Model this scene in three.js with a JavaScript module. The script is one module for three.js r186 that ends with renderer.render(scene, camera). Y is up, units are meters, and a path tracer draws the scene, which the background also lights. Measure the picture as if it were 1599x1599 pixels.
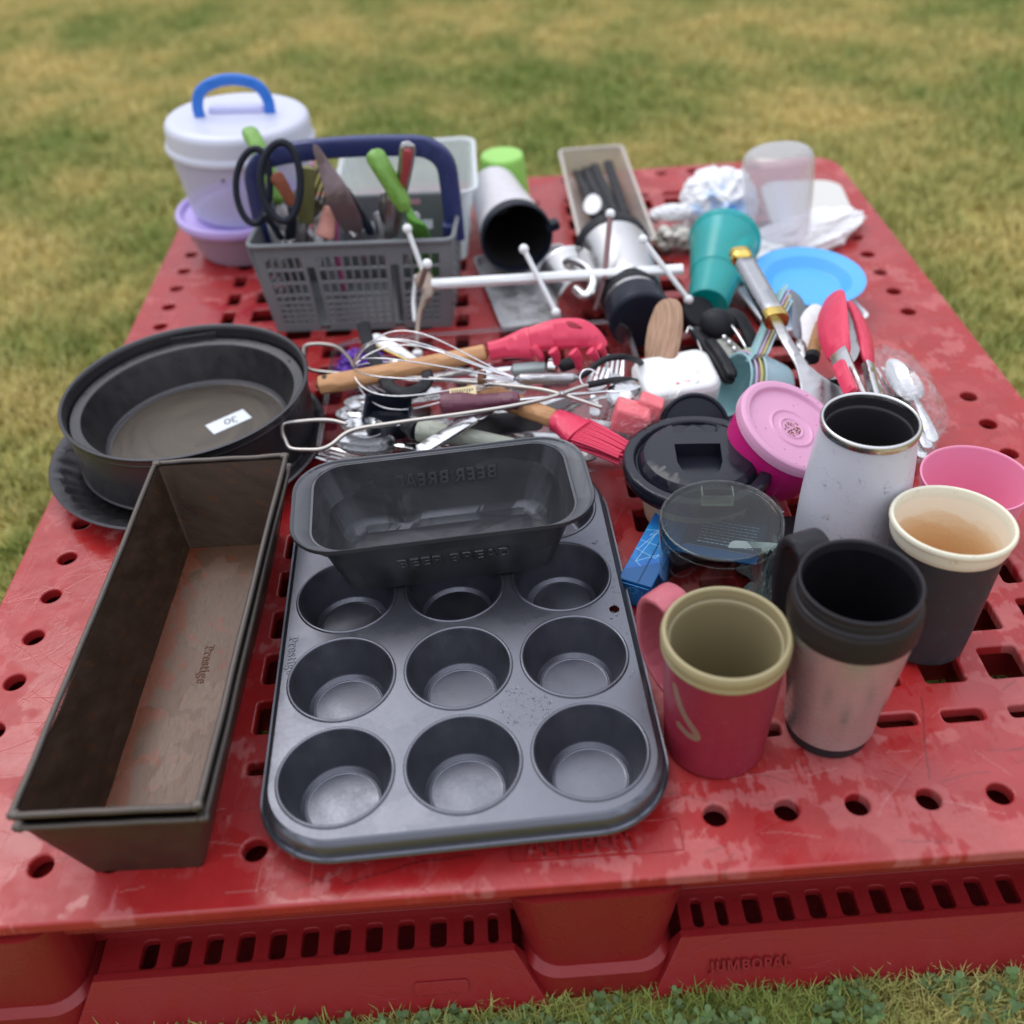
import * as THREE from 'three';
import { RoundedBoxGeometry } from 'three/addons/geometries/RoundedBoxGeometry.js';
import { TextGeometry } from 'three/addons/geometries/TextGeometry.js';
import { FontLoader } from 'three/addons/loaders/FontLoader.js';
import { mergeGeometries, mergeVertices, toCreasedNormals } from 'three/addons/utils/BufferGeometryUtils.js';
import { Brush, Evaluator, SUBTRACTION } from 'three-bvh-csg';
import { createNoise2D, createNoise3D } from 'simplex-noise';

const V = (x, y, z) => new THREE.Vector3(x, y, z);
function rng(seed) { let s = seed >>> 0; return () => { s = (s + 0x6D2B79F5) | 0; let t = Math.imul(s ^ (s >>> 15), 1 | s); t = (t + Math.imul(t ^ (t >>> 7), 61 | t)) ^ t; return ((t ^ (t >>> 14)) >>> 0) / 4294967296; }; }
const n2 = createNoise2D(rng(11)), n3 = createNoise3D(rng(12));
const clamp = (x, a = 0, b = 1) => Math.min(b, Math.max(a, x));
const sstep = (a, b, x) => { const t = clamp((x - a) / (b - a)); return t * t * (3 - 2 * t); };
const lerp = (a, b, t) => a + (b - a) * t;
const fbm = (x, y, o = 4) => { let s = 0, a = 0.5; for (let i = 0; i < o; i++) { s += a * n2(x, y); x = x * 2.03 + 7.1; y = y * 2.03 - 3.7; a *= 0.5; } return s; };

// ---------- camera, sky, light, exposure ----------
const scene = new THREE.Scene();
const camera = new THREE.PerspectiveCamera(54.266, 1, 0.02, 900);
camera.position.set(-0.03978, 0.77013, 0.936);
camera.rotation.order = 'YXZ';
camera.rotation.set(-0.705073, -0.001126, -0.074774);
camera.focus = 0.83;
camera.userData.fStop = 3.1;

const skyW = 512, skyH = 256, skyData = new Float32Array(skyW * skyH * 4);
for (let j = 0; j < skyH; j++) for (let i = 0; i < skyW; i++) {
  const el = (j + 0.5) / skyH * 180 - 90, az = (i / skyW) * Math.PI * 2;
  const up = Math.max(0, Math.sin(el * Math.PI / 180));
  const cx = Math.cos(az) * (1.4 - up), cy = Math.sin(az) * (1.4 - up);
  const cloud = 1 + 0.16 * fbm(cx * 1.6 + 4, cy * 1.6 + up * 2, 5);
  const L = (0.30 + 1.0 * up) * cloud * (el < -3 ? 0.25 : 1);
  const k = (j * skyW + i) * 4;
  skyData[k] = L * 0.94; skyData[k + 1] = L * 0.985; skyData[k + 2] = L * 1.10; skyData[k + 3] = 1;
}
const sky = new THREE.DataTexture(skyData, skyW, skyH, THREE.RGBAFormat, THREE.FloatType);
sky.mapping = THREE.EquirectangularReflectionMapping;
sky.magFilter = sky.minFilter = THREE.LinearFilter;
sky.needsUpdate = true;
scene.background = sky;
scene.environment = sky;
const sun = new THREE.DirectionalLight(new THREE.Color(1, 0.965, 0.91), 0.7);
sun.position.set(-1.6, 4.2, -2.2);
sun.castShadow = true;
sun.shadow.radius = 60;
sun.shadow.mapSize.set(2048, 2048);
Object.assign(sun.shadow.camera, { left: -2.5, right: 2.5, top: 2.5, bottom: -2.5, near: 0.5, far: 12 });
scene.add(sun, sun.target);

const renderer = new THREE.WebGLRenderer({ antialias: true });
renderer.toneMapping = THREE.LinearToneMapping;
renderer.toneMappingExposure = 1.36;
renderer.shadowMap.enabled = true;

// ---------- naming and parenting ----------
const taken = {};
function numbered(n) { const k = taken[n] = (taken[n] ?? -1) + 1; return k ? n + '_' + String(k).padStart(3, '0') : n; }
function thing(name, label, category, pos = V(0, 0, 0), group) {
  const o = new THREE.Group(); o.name = numbered(name); o.position.copy(pos); scene.add(o);
  o.userData = { label, category }; if (group) o.userData.group = group;
  return o;
}
function L(t, name, geo, mat, label) {               // a part, given in its thing's own axes
  const m = new THREE.Mesh(geo, mat); m.name = name; m.castShadow = m.receiveShadow = true; t.add(m);
  if (label) m.userData.label = label;
  return m;
}
function W(t, name, geo, mat, label) {               // a part, given where it stands in the scene
  t.updateMatrixWorld(true);
  geo.applyMatrix4(t.matrixWorld.clone().invert());
  return L(t, name, geo, mat, label);
}
function relabel(o, label, group) { o.userData = { ...o.userData, label }; if (group) o.userData.group = group; return o; }

// ---------- geometry ----------
function clean(g) {
  let q = g.index ? g.toNonIndexed() : g;
  for (const k of Object.keys(q.attributes)) if (!['position', 'normal', 'uv'].includes(k)) q.deleteAttribute(k);
  if (!q.attributes.normal) q.computeVertexNormals();
  if (!q.attributes.uv) q.setAttribute('uv', new THREE.BufferAttribute(new Float32Array(q.attributes.position.count * 2), 2));
  q.groups = []; q.morphAttributes = {};
  return q;
}
const merge = (a) => mergeGeometries(a.map(clean));
function mirror(g, sx = 1, sz = 1) {                // mirrored, with its faces turned right side out again
  g.scale(sx, 1, sz);
  if (sx * sz > 0) return g;
  if (g.index) { const a = g.index.array; for (let i = 0; i < a.length; i += 3) { const t = a[i]; a[i] = a[i + 1]; a[i + 1] = t; } return g; }
  for (const k of Object.keys(g.attributes)) { const at = g.attributes[k], n = at.itemSize, a = at.array; for (let i = 0; i < at.count; i += 3) for (let c = 0; c < n; c++) { const t = a[i * n + c]; a[i * n + c] = a[(i + 1) * n + c]; a[(i + 1) * n + c] = t; } }
  return g;
}
const T = (g, x, y, z) => g.translate(x, y, z);
function roundProfile(p, r, n = 4) {
  const out = [p[0]];
  for (let i = 1; i < p.length - 1; i++) {
    const [ax, ay] = p[i - 1], [bx, by] = p[i], [cx, cy] = p[i + 1];
    const la = Math.hypot(ax - bx, ay - by), lc = Math.hypot(cx - bx, cy - by);
    const rr = Math.min(r, la * 0.48, lc * 0.48);
    if (rr < 1e-6) { out.push(p[i]); continue; }
    const sx = bx + (ax - bx) / la * rr, sy = by + (ay - by) / la * rr, ex = bx + (cx - bx) / lc * rr, ey = by + (cy - by) / lc * rr;
    for (let k = 0; k <= n; k++) { const t = k / n, u = 1 - t; out.push([u * u * sx + 2 * u * t * bx + t * t * ex, u * u * sy + 2 * u * t * by + t * t * ey]); }
  }
  out.push(p[p.length - 1]);
  return out;
}
function lathe(p, r = 0.0012, seg = 72) {             // turned shape, its uv in metres round and along
  const q = roundProfile(p, r), g = new THREE.LatheGeometry(q.map(([x, y]) => new THREE.Vector2(Math.max(x, 0), y)), seg), uv = g.attributes.uv, n = q.length;
  const s = [0]; for (let i = 1; i < n; i++) s.push(s[i - 1] + Math.hypot(q[i][0] - q[i - 1][0], q[i][1] - q[i - 1][1]));
  const round = 2 * Math.PI * Math.max(...q.map(v => v[0]));
  for (let j = 0; j < n; j++) {
    const a = q[Math.max(0, j - 1)], b = q[Math.min(n - 1, j + 1)], flat = Math.abs(b[0] - a[0]) > 1.2 * Math.abs(b[1] - a[1]) && q[j][0] < 0.8 * round / 6.28;
    for (let i = 0; i <= seg; i++) { const f = i / seg * Math.PI * 2; flat ? uv.setXY(i * n + j, q[j][0] * Math.sin(f) + 0.3, q[j][0] * Math.cos(f) + 0.7) : uv.setXY(i * n + j, i / seg * round, s[j]); }
  }
  g.userData = { round, along: s[n - 1] };
  return g;
}
function unitUv(g) { const { round, along } = g.userData, uv = g.attributes.uv; for (let i = 0; i < uv.count; i++) uv.setXY(i, uv.getX(i) / round, uv.getY(i) / along); return g; }   // 0..1 round and along the profile
function stand(g, base, axis) {                      // puts a turned shape on its base, its axis turned towards axis
  const q = new THREE.Quaternion().setFromUnitVectors(V(0, 1, 0), axis.clone().normalize());
  return g.applyQuaternion(q).translate(base.x, base.y, base.z);
}
function rrect(hw, hd, r, n = 6, side = 1) {
  r = Math.min(r, hw * 0.999, hd * 0.999);
  const pts = [], c = [[hw - r, hd - r, 0], [-hw + r, hd - r, 1], [-hw + r, -hd + r, 2], [hw - r, -hd + r, 3]];
  c.forEach(([x, y, q], i) => {
    for (let k = 0; k <= n; k++) { const a = (q + k / n) * Math.PI / 2; pts.push([x + r * Math.cos(a), y + r * Math.sin(a)]); }
    const [x2, y2] = c[(i + 1) % 4], a = (q + 1) * Math.PI / 2;
    const sx = x + r * Math.cos(a), sy = y + r * Math.sin(a), ex = x2 + r * Math.cos(a), ey = y2 + r * Math.sin(a);
    for (let k = 1; k < side; k++) pts.push([lerp(sx, ex, k / side), lerp(sy, ey, k / side)]);
  });
  return pts;
}
function grid(rows, { closed = true, capA = false, capB = false, crease = 0.6 } = {}) {   // rows of points joined into a skin
  const n = rows[0].length, m = rows.length, pos = [], uv = [], idx = [];
  const len = (a, b) => a.distanceTo(b);
  const w = n + (closed ? 1 : 0);
  let vv = 0;
  for (let j = 0; j < m; j++) {
    let u = 0;
    if (j) vv += len(rows[j][0], rows[j - 1][0]);
    for (let i = 0; i < w; i++) {
      const p = rows[j][i % n];
      if (i) u += len(p, rows[j][(i - 1) % n]);
      pos.push(p.x, p.y, p.z); uv.push(u, vv);
    }
  }
  for (let j = 0; j < m - 1; j++) for (let i = 0; i < w - 1; i++) { const a = j * w + i, b = a + 1, c = a + w, d = c + 1; idx.push(a, c, b, b, c, d); }
  for (const [on, j, flip] of [[capA, 0, false], [capB, m - 1, true]]) if (on) {
    const c = V(0, 0, 0); rows[j].forEach(p => c.add(p)); c.divideScalar(n);
    const k = pos.length / 3; pos.push(c.x, c.y, c.z); uv.push(0, 0);
    for (let i = 0; i < n; i++) { const p = rows[j][i]; pos.push(p.x, p.y, p.z); uv.push(p.x - c.x, p.z - c.z); }
    for (let i = 0; i < n; i++) { const a = k + 1 + i, b = k + 1 + (i + 1) % n; flip ? idx.push(k, b, a) : idx.push(k, a, b); }
  }
  const g = new THREE.BufferGeometry();
  g.setAttribute('position', new THREE.Float32BufferAttribute(pos, 3));
  g.setAttribute('uv', new THREE.Float32BufferAttribute(uv, 2));
  g.setIndex(idx); g.computeVertexNormals();
  if (!crease) return g;
  const bare = g.toNonIndexed(); return toCreasedNormals(bare, crease);
}
function rings(list, { n = 6, side = 1, capA = false, capB = false, crease = 0.5 } = {}) {   // rounded rectangles [hw, hd, r, y, cx, cz] stacked up
  return grid(list.map(([hw, hd, r, y, cx = 0, cz = 0]) => rrect(hw, hd, r, n, side).map(([x, z]) => V(x + cx, y, z + cz))), { capA, capB, crease });
}
function sweep(pts, prof, { n = 28, up = V(0, 1, 0), e = 2, seg = 18, closed = false, round = 0.12, tension = 0.5, crease = 0.7 } = {}) {
  const c = pts.length > 2 ? new THREE.CatmullRomCurve3(pts, closed, 'centripetal', tension) : new THREE.LineCurve3(pts[0], pts[1]);
  const rows = [];
  const f = typeof prof === 'function' ? prof : () => prof;
  for (let j = 0; j <= n; j++) {
    const t = j / n, p = c.getPointAt(t), d = c.getTangentAt(t).normalize();
    let u = V(0, 0, 0).crossVectors(d, up); if (u.lengthSq() < 1e-6) u = V(1, 0, 0); u.normalize();
    const v = V(0, 0, 0).crossVectors(u, d).normalize();
    let [a, b, ee = e] = f(t);
    if (!closed && round) { const k = Math.min(t, 1 - t) / round; if (k < 1) { const s = Math.sqrt(1 - (1 - k) * (1 - k)) * 0.92 + 0.08; a *= s; b *= s; } }
    const ring = [];
    for (let i = 0; i < seg; i++) {
      const th = i / seg * Math.PI * 2, ct = Math.cos(th), st = Math.sin(th), q = 2 / ee;
      ring.push(p.clone().addScaledVector(u, a * Math.sign(ct) * Math.abs(ct) ** q).addScaledVector(v, b * Math.sign(st) * Math.abs(st) ** q));
    }
    rows.push(ring);
  }
  return grid(rows, { capA: !closed, capB: !closed, crease });
}
function wire(pts, r, { closed = false, tension = 0.5, seg, rad = 10, sharp = false } = {}) {
  let c;
  if (sharp) { c = new THREE.CurvePath(); for (let i = 0; i < pts.length - (closed ? 0 : 1); i++) c.add(new THREE.LineCurve3(pts[i], pts[(i + 1) % pts.length])); }
  else c = new THREE.CatmullRomCurve3(pts, closed, 'centripetal', tension);
  const g = new THREE.TubeGeometry(c, seg ?? Math.max(8, pts.length * 10), r, rad, closed);
  if (closed) return g;
  const caps = [pts[0], pts[pts.length - 1]].map(p => new THREE.SphereGeometry(r, rad, 8).translate(p.x, p.y, p.z));
  return merge([g, ...caps]);
}
const ball = (p, r, s = 20) => new THREE.SphereGeometry(r, s, Math.ceil(s * 0.7)).translate(p.x, p.y, p.z);
function rbox(x, y, z, r = 0.002, s = 3) { return new RoundedBoxGeometry(x, y, z, s, Math.min(r, x * 0.49, y * 0.49, z * 0.49)); }
function basis(g, O, X, Y) {                         // lays local x along X and local y along Y, at O
  const x = X.clone().normalize(), z = V(0, 0, 0).crossVectors(x, Y).normalize(), y = V(0, 0, 0).crossVectors(z, x);
  return g.applyMatrix4(new THREE.Matrix4().makeBasis(x, y, z).setPosition(O));
}
const between = (a, b, t) => a.clone().lerp(b, t);
function shapeOf(pts, smooth = false) {
  const s = new THREE.Shape();
  if (smooth) { s.moveTo(...pts[0]); s.splineThru(pts.slice(1).map(([x, y]) => new THREE.Vector2(x, y))); }
  else pts.forEach(([x, y], i) => i ? s.lineTo(x, y) : s.moveTo(x, y));
  s.closePath(); return s;
}
function holeOf(pts) { const p = new THREE.Path(); pts.forEach(([x, y], i) => i ? p.lineTo(x, y) : p.moveTo(x, y)); p.closePath(); return p; }
function plate(shape, depth, bevel = 0.0005, steps = 1, curve = 8) {
  return new THREE.ExtrudeGeometry(shape, { depth, steps, curveSegments: curve, bevelEnabled: bevel > 0, bevelSize: bevel, bevelThickness: bevel, bevelSegments: 2 });
}
function bend(g, f) { const p = g.attributes.position, v = V(0, 0, 0); for (let i = 0; i < p.count; i++) { v.fromBufferAttribute(p, i); f(v); p.setXYZ(i, v.x, v.y, v.z); } g.computeVertexNormals(); return g; }
function bowl(C, dir, side, a, b, depth, th = 0.0012, egg = 0.12, n = 14, m = 40) {   // a spoon's bowl: long axis dir, short axis side, hollow downwards of dir x side
  const d = dir.clone().normalize(), s = side.clone().normalize(), up = V(0, 0, 0).crossVectors(s, d).normalize();
  if (up.y < 0) up.negate();
  const at = (r, ph, low) => { const x = r * Math.cos(ph), y = r * Math.sin(ph) * (1 - egg * Math.cos(ph)); return C.clone().addScaledVector(d, a * x).addScaledVector(s, b * y).addScaledVector(up, -depth * (1 - r * r) ** 0.8 - low * th); };
  const rows = [];
  for (let j = 1; j <= n; j++) rows.push([...Array(m).keys()].map(i => at(j / n, i / m * Math.PI * 2, 0)));
  for (let j = n; j >= 1; j--) rows.push([...Array(m).keys()].map(i => at(j / n * 0.995, i / m * Math.PI * 2, 1)));
  return grid(rows, { capA: true, capB: true, crease: 0.9 });
}
function spoon(t, hEnd, neck, tip, { hw = 0.006, bw = 0.018, depth = 0.008, th = 0.0013, up = V(0, 1, 0), mat, name = ['handle', 'bowl'] }) {
  W(t, name[0], sweep([hEnd, between(hEnd, neck, 0.55).addScaledVector(up, 0.002), neck, between(neck, tip, 0.06)], s => [lerp(hw, hw * 0.5, sstep(0.1, 0.9, s)), th], { e: 2.6, up }), mat);
  const d = tip.clone().sub(neck), C = between(neck, tip, 0.5);
  W(t, name[1], bowl(C, d, V(0, 0, 0).crossVectors(d, up), d.length() / 2, bw, depth, th), mat);
}
function fork(t, hEnd, neck, tip, { hw = 0.0055, w = 0.012, th = 0.0012, up = V(0, 1, 0), mat, tines = 4 }) {
  W(t, 'handle', sweep([hEnd, between(hEnd, neck, 0.5).addScaledVector(up, 0.002), neck], s => [lerp(hw, 0.0026, sstep(0.15, 0.95, s)), th], { e: 2.6, up }), mat);
  const d = tip.clone().sub(neck), len = d.length(), y = V(0, 0, 0).crossVectors(up, d);
  const half = [[0, 0.0025], [len * 0.2, w * 0.8], [len * 0.34, w]], o = [];
  for (const p of half) o.push([p[0], -p[1]]);
  for (let k = 0; k < tines; k++) {
    const y0 = -w + (2 * w) * k / tines, y1 = -w + (2 * w) * (k + 1) / tines, g = w * 0.12;
    if (k) o.push([len * 0.42, y0 + g]);
    o.push([len, y0 + g * 1.4 + (k ? 0 : 0)], [len, y1 - g * 1.4]);
    if (k < tines - 1) o.push([len * 0.42, y1 - g]);
  }
  for (const p of half.slice().reverse()) o.push([p[0], p[1]]);
  const head = plate(shapeOf(o), th, 0.0003, 1);
  bend(head, v => { v.z += 0.06 * len * Math.sin(clamp(v.x / len) * Math.PI) * -1.2; });
  W(t, 'tines', basis(head, neck, d, y), mat);
}
function rotor(g, y = 0) { return g.rotateY(y); }

// ---------- textures and materials ----------
function tex(w, h, f, { srgb = false, rx = 1, ry = 1, wrap = true } = {}) {
  const d = new Uint8Array(w * h * 4);
  for (let j = 0; j < h; j++) for (let i = 0; i < w; i++) {
    const c = f(i / w, j / h, i, j), k = (j * w + i) * 4;
    if (typeof c === 'number') d[k] = d[k + 1] = d[k + 2] = clamp(c) * 255;
    else { d[k] = clamp(c[0]) * 255; d[k + 1] = clamp(c[1]) * 255; d[k + 2] = clamp(c[2]) * 255; }
    d[k + 3] = 255;
  }
  const t = new THREE.DataTexture(d, w, h);
  if (wrap) t.wrapS = t.wrapT = THREE.RepeatWrapping;
  t.magFilter = THREE.LinearFilter; t.minFilter = THREE.LinearMipmapLinearFilter; t.generateMipmaps = true;
  if (srgb) t.colorSpace = THREE.SRGBColorSpace;
  t.repeat.set(rx, ry); t.needsUpdate = true;
  return t;
}
// noise that tiles: blends four shifted copies
function tiling(f) { return (u, v) => { const a = f(u, v), b = f(u - 1, v), c = f(u, v - 1), d = f(u - 1, v - 1); return (a * (1 - u) + b * u) * (1 - v) + (c * (1 - u) + d * u) * v; }; }
const grime = tiling((u, v) => fbm(u * 5, v * 5, 6));
const fine = tiling((u, v) => fbm(u * 34 + 9, v * 34, 3));
const roughTex = tex(512, 512, (u, v) => 0.72 + 0.42 * grime(u, v) + 0.16 * fine(u, v));
const scratch = (() => {
  const r = rng(5), N = 512, a = new Float32Array(N * N).fill(0.5);
  for (let k = 0; k < 420; k++) {
    let x = r() * N, y = r() * N; const an = r() * Math.PI * 2, len = 10 + r() * 90, s = (r() - 0.5) * 0.5;
    for (let i = 0; i < len; i++) { const q = (((y | 0) + N) % N) * N + (((x | 0) + N) % N); a[q] = clamp(a[q] + s); x += Math.cos(an + i * 0.004); y += Math.sin(an + i * 0.004); }
  }
  for (let i = 0; i < N * N; i++) a[i] += 0.1 * fine((i % N) / N, ((i / N) | 0) / N);
  return tex(N, N, (u, v, i, j) => a[j * N + i]);
})();
const at = (t, rx, ry = rx) => { const c = t.clone(); c.repeat.set(rx, ry); c.needsUpdate = true; return c; };
const C3 = (r, g, b) => new THREE.Color().setRGB(r, g, b);
const hex = h => new THREE.Color(h);
function M(color, roughness = 0.5, o = {}) {
  const { metal = 0, grit = true, scale = 3, bump = 0, phys, ...rest } = o;
  const m = new (phys ? THREE.MeshPhysicalMaterial : THREE.MeshStandardMaterial)({ color, roughness: Math.min(1, roughness * 1.35), metalness: metal, side: THREE.DoubleSide, ...rest });
  if (grit) m.roughnessMap = at(roughTex, scale);
  else m.roughness = roughness;
  if (bump) { m.bumpMap = at(scratch, scale); m.bumpScale = bump; }
  return m;
}
function clearM(color, roughness = 0.05, o = {}) {
  return new THREE.MeshPhysicalMaterial({ color, roughness, metalness: 0, transmission: 1, thickness: 0, ior: 1.45, side: THREE.DoubleSide, ...o });
}
function canvasTex(w, h, draw) {
  const c = document.createElement('canvas'); c.width = w; c.height = h; const x = c.getContext('2d'); draw(x, w, h);
  const t = new THREE.CanvasTexture(c); t.colorSpace = THREE.SRGBColorSpace; t.magFilter = THREE.LinearFilter; return t;
}
const woodTex = (a, b, seed) => tex(256, 256, (u, v) => { const g = 0.5 + 0.5 * fbm(u * 22 + seed, v * 2.2 + seed, 4) + 0.25 * fbm(u * 80, v * 7 + seed, 2); const k = clamp(g); return [lerp(a[0], b[0], k), lerp(a[1], b[1], k), lerp(a[2], b[2], k)]; }, { srgb: true });

const MT = {
  steel: M(C3(0.62, 0.62, 0.63), 0.24, { metal: 1, scale: 8, bump: 0.00012 }),
  steelDull: M(C3(0.42, 0.41, 0.42), 0.38, { metal: 1, scale: 8, bump: 0.00015 }),
  chrome: M(C3(0.74, 0.74, 0.76), 0.14, { metal: 1, scale: 8 }),
  wireGrey: M(C3(0.45, 0.42, 0.39), 0.36, { metal: 0.9, scale: 20 }),
  black: M(C3(0.014, 0.014, 0.017), 0.36, { scale: 8, phys: true, specularIntensity: 0.4 }),
  blackSoft: M(C3(0.02, 0.02, 0.024), 0.5, { scale: 8, phys: true, specularIntensity: 0.35 }),
  navyBlack: M(C3(0.012, 0.015, 0.025), 0.36, { scale: 8, phys: true, specularIntensity: 0.4 }),
  white: M(C3(0.78, 0.78, 0.79), 0.32, { scale: 5 }),
  redSilicone: M(C3(0.66, 0.036, 0.095), 0.42, { scale: 6 }),
  film: clearM(C3(0.96, 0.96, 0.97), 0.08),
  clear: clearM(C3(0.93, 0.93, 0.95), 0.05),
};
const wood = new THREE.MeshStandardMaterial({ map: woodTex([0.70, 0.50, 0.33], [0.81, 0.62, 0.44], 3), roughness: 0.6, side: THREE.DoubleSide });
wood.map.repeat.set(14, 5);
const woodOld = new THREE.MeshStandardMaterial({ map: woodTex([0.50, 0.38, 0.30], [0.72, 0.58, 0.47], 8), roughness: 0.72, side: THREE.DoubleSide });
woodOld.map.repeat.set(11, 7); woodOld.map.rotation = 0;

const bold = await new FontLoader().loadAsync('fonts/droid/droid_sans_bold.typeface.json');
const serif = await new FontLoader().loadAsync('fonts/droid/droid_serif_bold.typeface.json');
function letters(s, size, depth, font = bold, spacing = 0) {        // centred, reading along +x, standing out of the xy plane
  const g = new TextGeometry(s, { font, size, depth, curveSegments: 3, bevelEnabled: true, bevelThickness: depth * 0.5, bevelSize: size * 0.02, bevelSegments: 1 });
  g.computeBoundingBox(); const b = g.boundingBox;
  return g.translate(-(b.min.x + b.max.x) / 2, -(b.min.y + b.max.y) / 2, 0);
}
const D = 0.15;                                       // height of the deck the wares lie on

// ================= the lawn =================
const lawnTone = (x, z) => clamp(0.50 + 0.85 * fbm(x * 1.0 + 3, z * 1.0 - 5, 3) + 0.5 * fbm(x * 3.4, z * 3.4 + 9, 3));   // 0 green, 1 straw
{
  const S = 1024, span = 8;
  const t = tex(S, S, (u, v) => {
    const x = (u - 0.5) * span, z = (v - 0.5) * span, k = lawnTone(x, z), f = 0.5 + 0.5 * n2(x * 60, z * 60), g = 0.5 + 0.5 * n2(x * 23 + 4, z * 23);
    const m = clamp(0.25 + 0.5 * k + 0.25 * (f - 0.5) + 0.35 * (g - 0.5));
    return [lerp(0.46, 0.70, m), lerp(0.48, 0.60, m), lerp(0.21, 0.35, m)];
  }, { srgb: true });
  const g = new THREE.PlaneGeometry(1200, 1200, 1, 1).rotateX(-Math.PI / 2);
  const uv = g.attributes.uv, p = g.attributes.position;
  for (let i = 0; i < p.count; i++) uv.setXY(i, p.getX(i) / span + 0.5, p.getZ(i) / span + 0.5);
  const m = new THREE.Mesh(g, new THREE.MeshStandardMaterial({ map: t, roughness: 0.95 }));
  m.name = 'ground'; m.receiveShadow = true; m.userData.kind = 'structure'; scene.add(m);
}
function blades(name, count, spots, geo, mat, size, color, label, category) {
  const im = new THREE.InstancedMesh(geo, mat, count);
  const r = rng(name.length * 77 + count), q = new THREE.Quaternion(), m = new THREE.Matrix4(), e = new THREE.Euler(), c = new THREE.Color();
  for (let i = 0; i < count; i++) {
    const [x, z] = spots(r, i), s = size(r, x, z);
    e.set((r() - 0.5) * 0.5, r() * Math.PI * 2, (r() - 0.5) * 0.5); q.setFromEuler(e);
    m.compose(V(x, 0, z), q, V(s, s * (0.7 + 0.6 * r()), s)); im.setMatrixAt(i, m);
    color(c, r, x, z); im.setColorAt(i, c);
  }
  im.name = name; im.castShadow = im.receiveShadow = true;
  im.userData = { kind: 'stuff', label, category }; scene.add(im);
}
{
  const r = rng(41), parts = [];
  for (let k = 0; k < 9; k++) {                       // one tuft of arching blades
    const a = r() * Math.PI * 2, lean = 0.25 + 0.75 * r(), h = 0.016 + 0.016 * r(), w = 0.0011 + 0.0007 * r(), ox = (r() - 0.5) * 0.024, oz = (r() - 0.5) * 0.024;
    const rows = [];
    for (let j = 0; j <= 3; j++) {
      const s = j / 3, d = lean * h * s * s * 1.1, y = h * s * (1 - 0.25 * lean * s), ww = w * (1 - s * 0.92);
      const cx = ox + Math.cos(a) * d, cz = oz + Math.sin(a) * d;
      rows.push([V(cx - Math.sin(a) * ww, y, cz + Math.cos(a) * ww), V(cx + Math.cos(a) * ww * 0.3, y - ww * 0.3, cz + Math.sin(a) * ww * 0.3), V(cx + Math.sin(a) * ww, y, cz - Math.cos(a) * ww)]);
    }
    parts.push(grid(rows, { closed: false, crease: 0 }));
  }
  const tuft = merge(parts);
  const leaf = new THREE.MeshStandardMaterial({ color: 0xffffff, roughness: 0.6, side: THREE.DoubleSide });
  const toneColor = (c, rr, x, z) => {
    const k = clamp(lawnTone(x, z) * 0.95 + (rr() - 0.5) * 0.5);
    c.setRGB(lerp(0.22, 0.70, k), lerp(0.295, 0.56, k), lerp(0.055, 0.215, k));
    c.multiplyScalar(0.85 + 0.3 * rr());
  };
  const inside = (x, z) => Math.abs(x) < 0.495 && Math.abs(z) < 0.59;
  blades('lawn_grass', 92000, (q) => { let x, z; do { z = 0.8 - 4.6 * Math.pow(q(), 0.85); x = (q() * 2 - 1) * (1.0 + 0.28 * Math.max(0, 1 - z)) + 0.05; } while (inside(x, z)); return [x, z]; }, tuft, leaf,
    (q, x, z) => (0.55 + 0.55 * q()) * (z > 0.5 ? 0.62 : 1), toneColor, 'short green and straw coloured lawn grass all round the red pallet', 'grass');
  blades('grass_edge', 5200, (q) => [(q() * 2 - 1) * 0.62, 0.6035 + 0.125 * q()], tuft, leaf, (q) => 0.28 + 0.40 * q(), toneColor, 'sharp blades of grass along the front foot of the red pallet', 'grass');
  blades('grass_beneath', 2600, (q) => [(q() * 2 - 1) * 0.44, (q() * 2 - 1) * 0.45], tuft, leaf, (q) => 0.5 + 0.6 * q(), toneColor, 'grass seen through the openings of the red pallet deck', 'grass');
  // clover: three round leaflets on a stalk
  const lf = [];
  for (let k = 0; k < 3; k++) {
    const s = new THREE.CircleGeometry(0.0036, 9); s.scale(1, 1.08, 1); s.translate(0, 0.0038, 0); s.rotateX(-1.25).rotateY(k * 2.094 + 0.3); s.translate(0, 0.017, 0); lf.push(s);
  }
  lf.push(new THREE.CylinderGeometry(0.0004, 0.0005, 0.017, 4).translate(0, 0.0085, 0));
  const cloverLeaf = new THREE.MeshPhysicalMaterial({ color: 0xffffff, roughness: 0.6, side: THREE.DoubleSide, transmission: 0.2, thickness: 0 });
  blades('clover', 2000, (q) => { let x, z, k = 0; do { x = (q() * 2 - 1) * 0.6; z = 0.608 + 0.11 * q(); } while (n2(x * 9 + 2.6, z * 11) < -0.3 && k++ < 12); return [x, z]; }, merge(lf), cloverLeaf, (q) => 0.34 + 0.42 * q(),
    (c, q) => { c.setRGB(0.11, 0.19, 0.055); c.multiplyScalar(0.7 + 0.7 * q()); }, 'patches of dark green clover leaves at the front foot of the pallet', 'clover');
}

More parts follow.
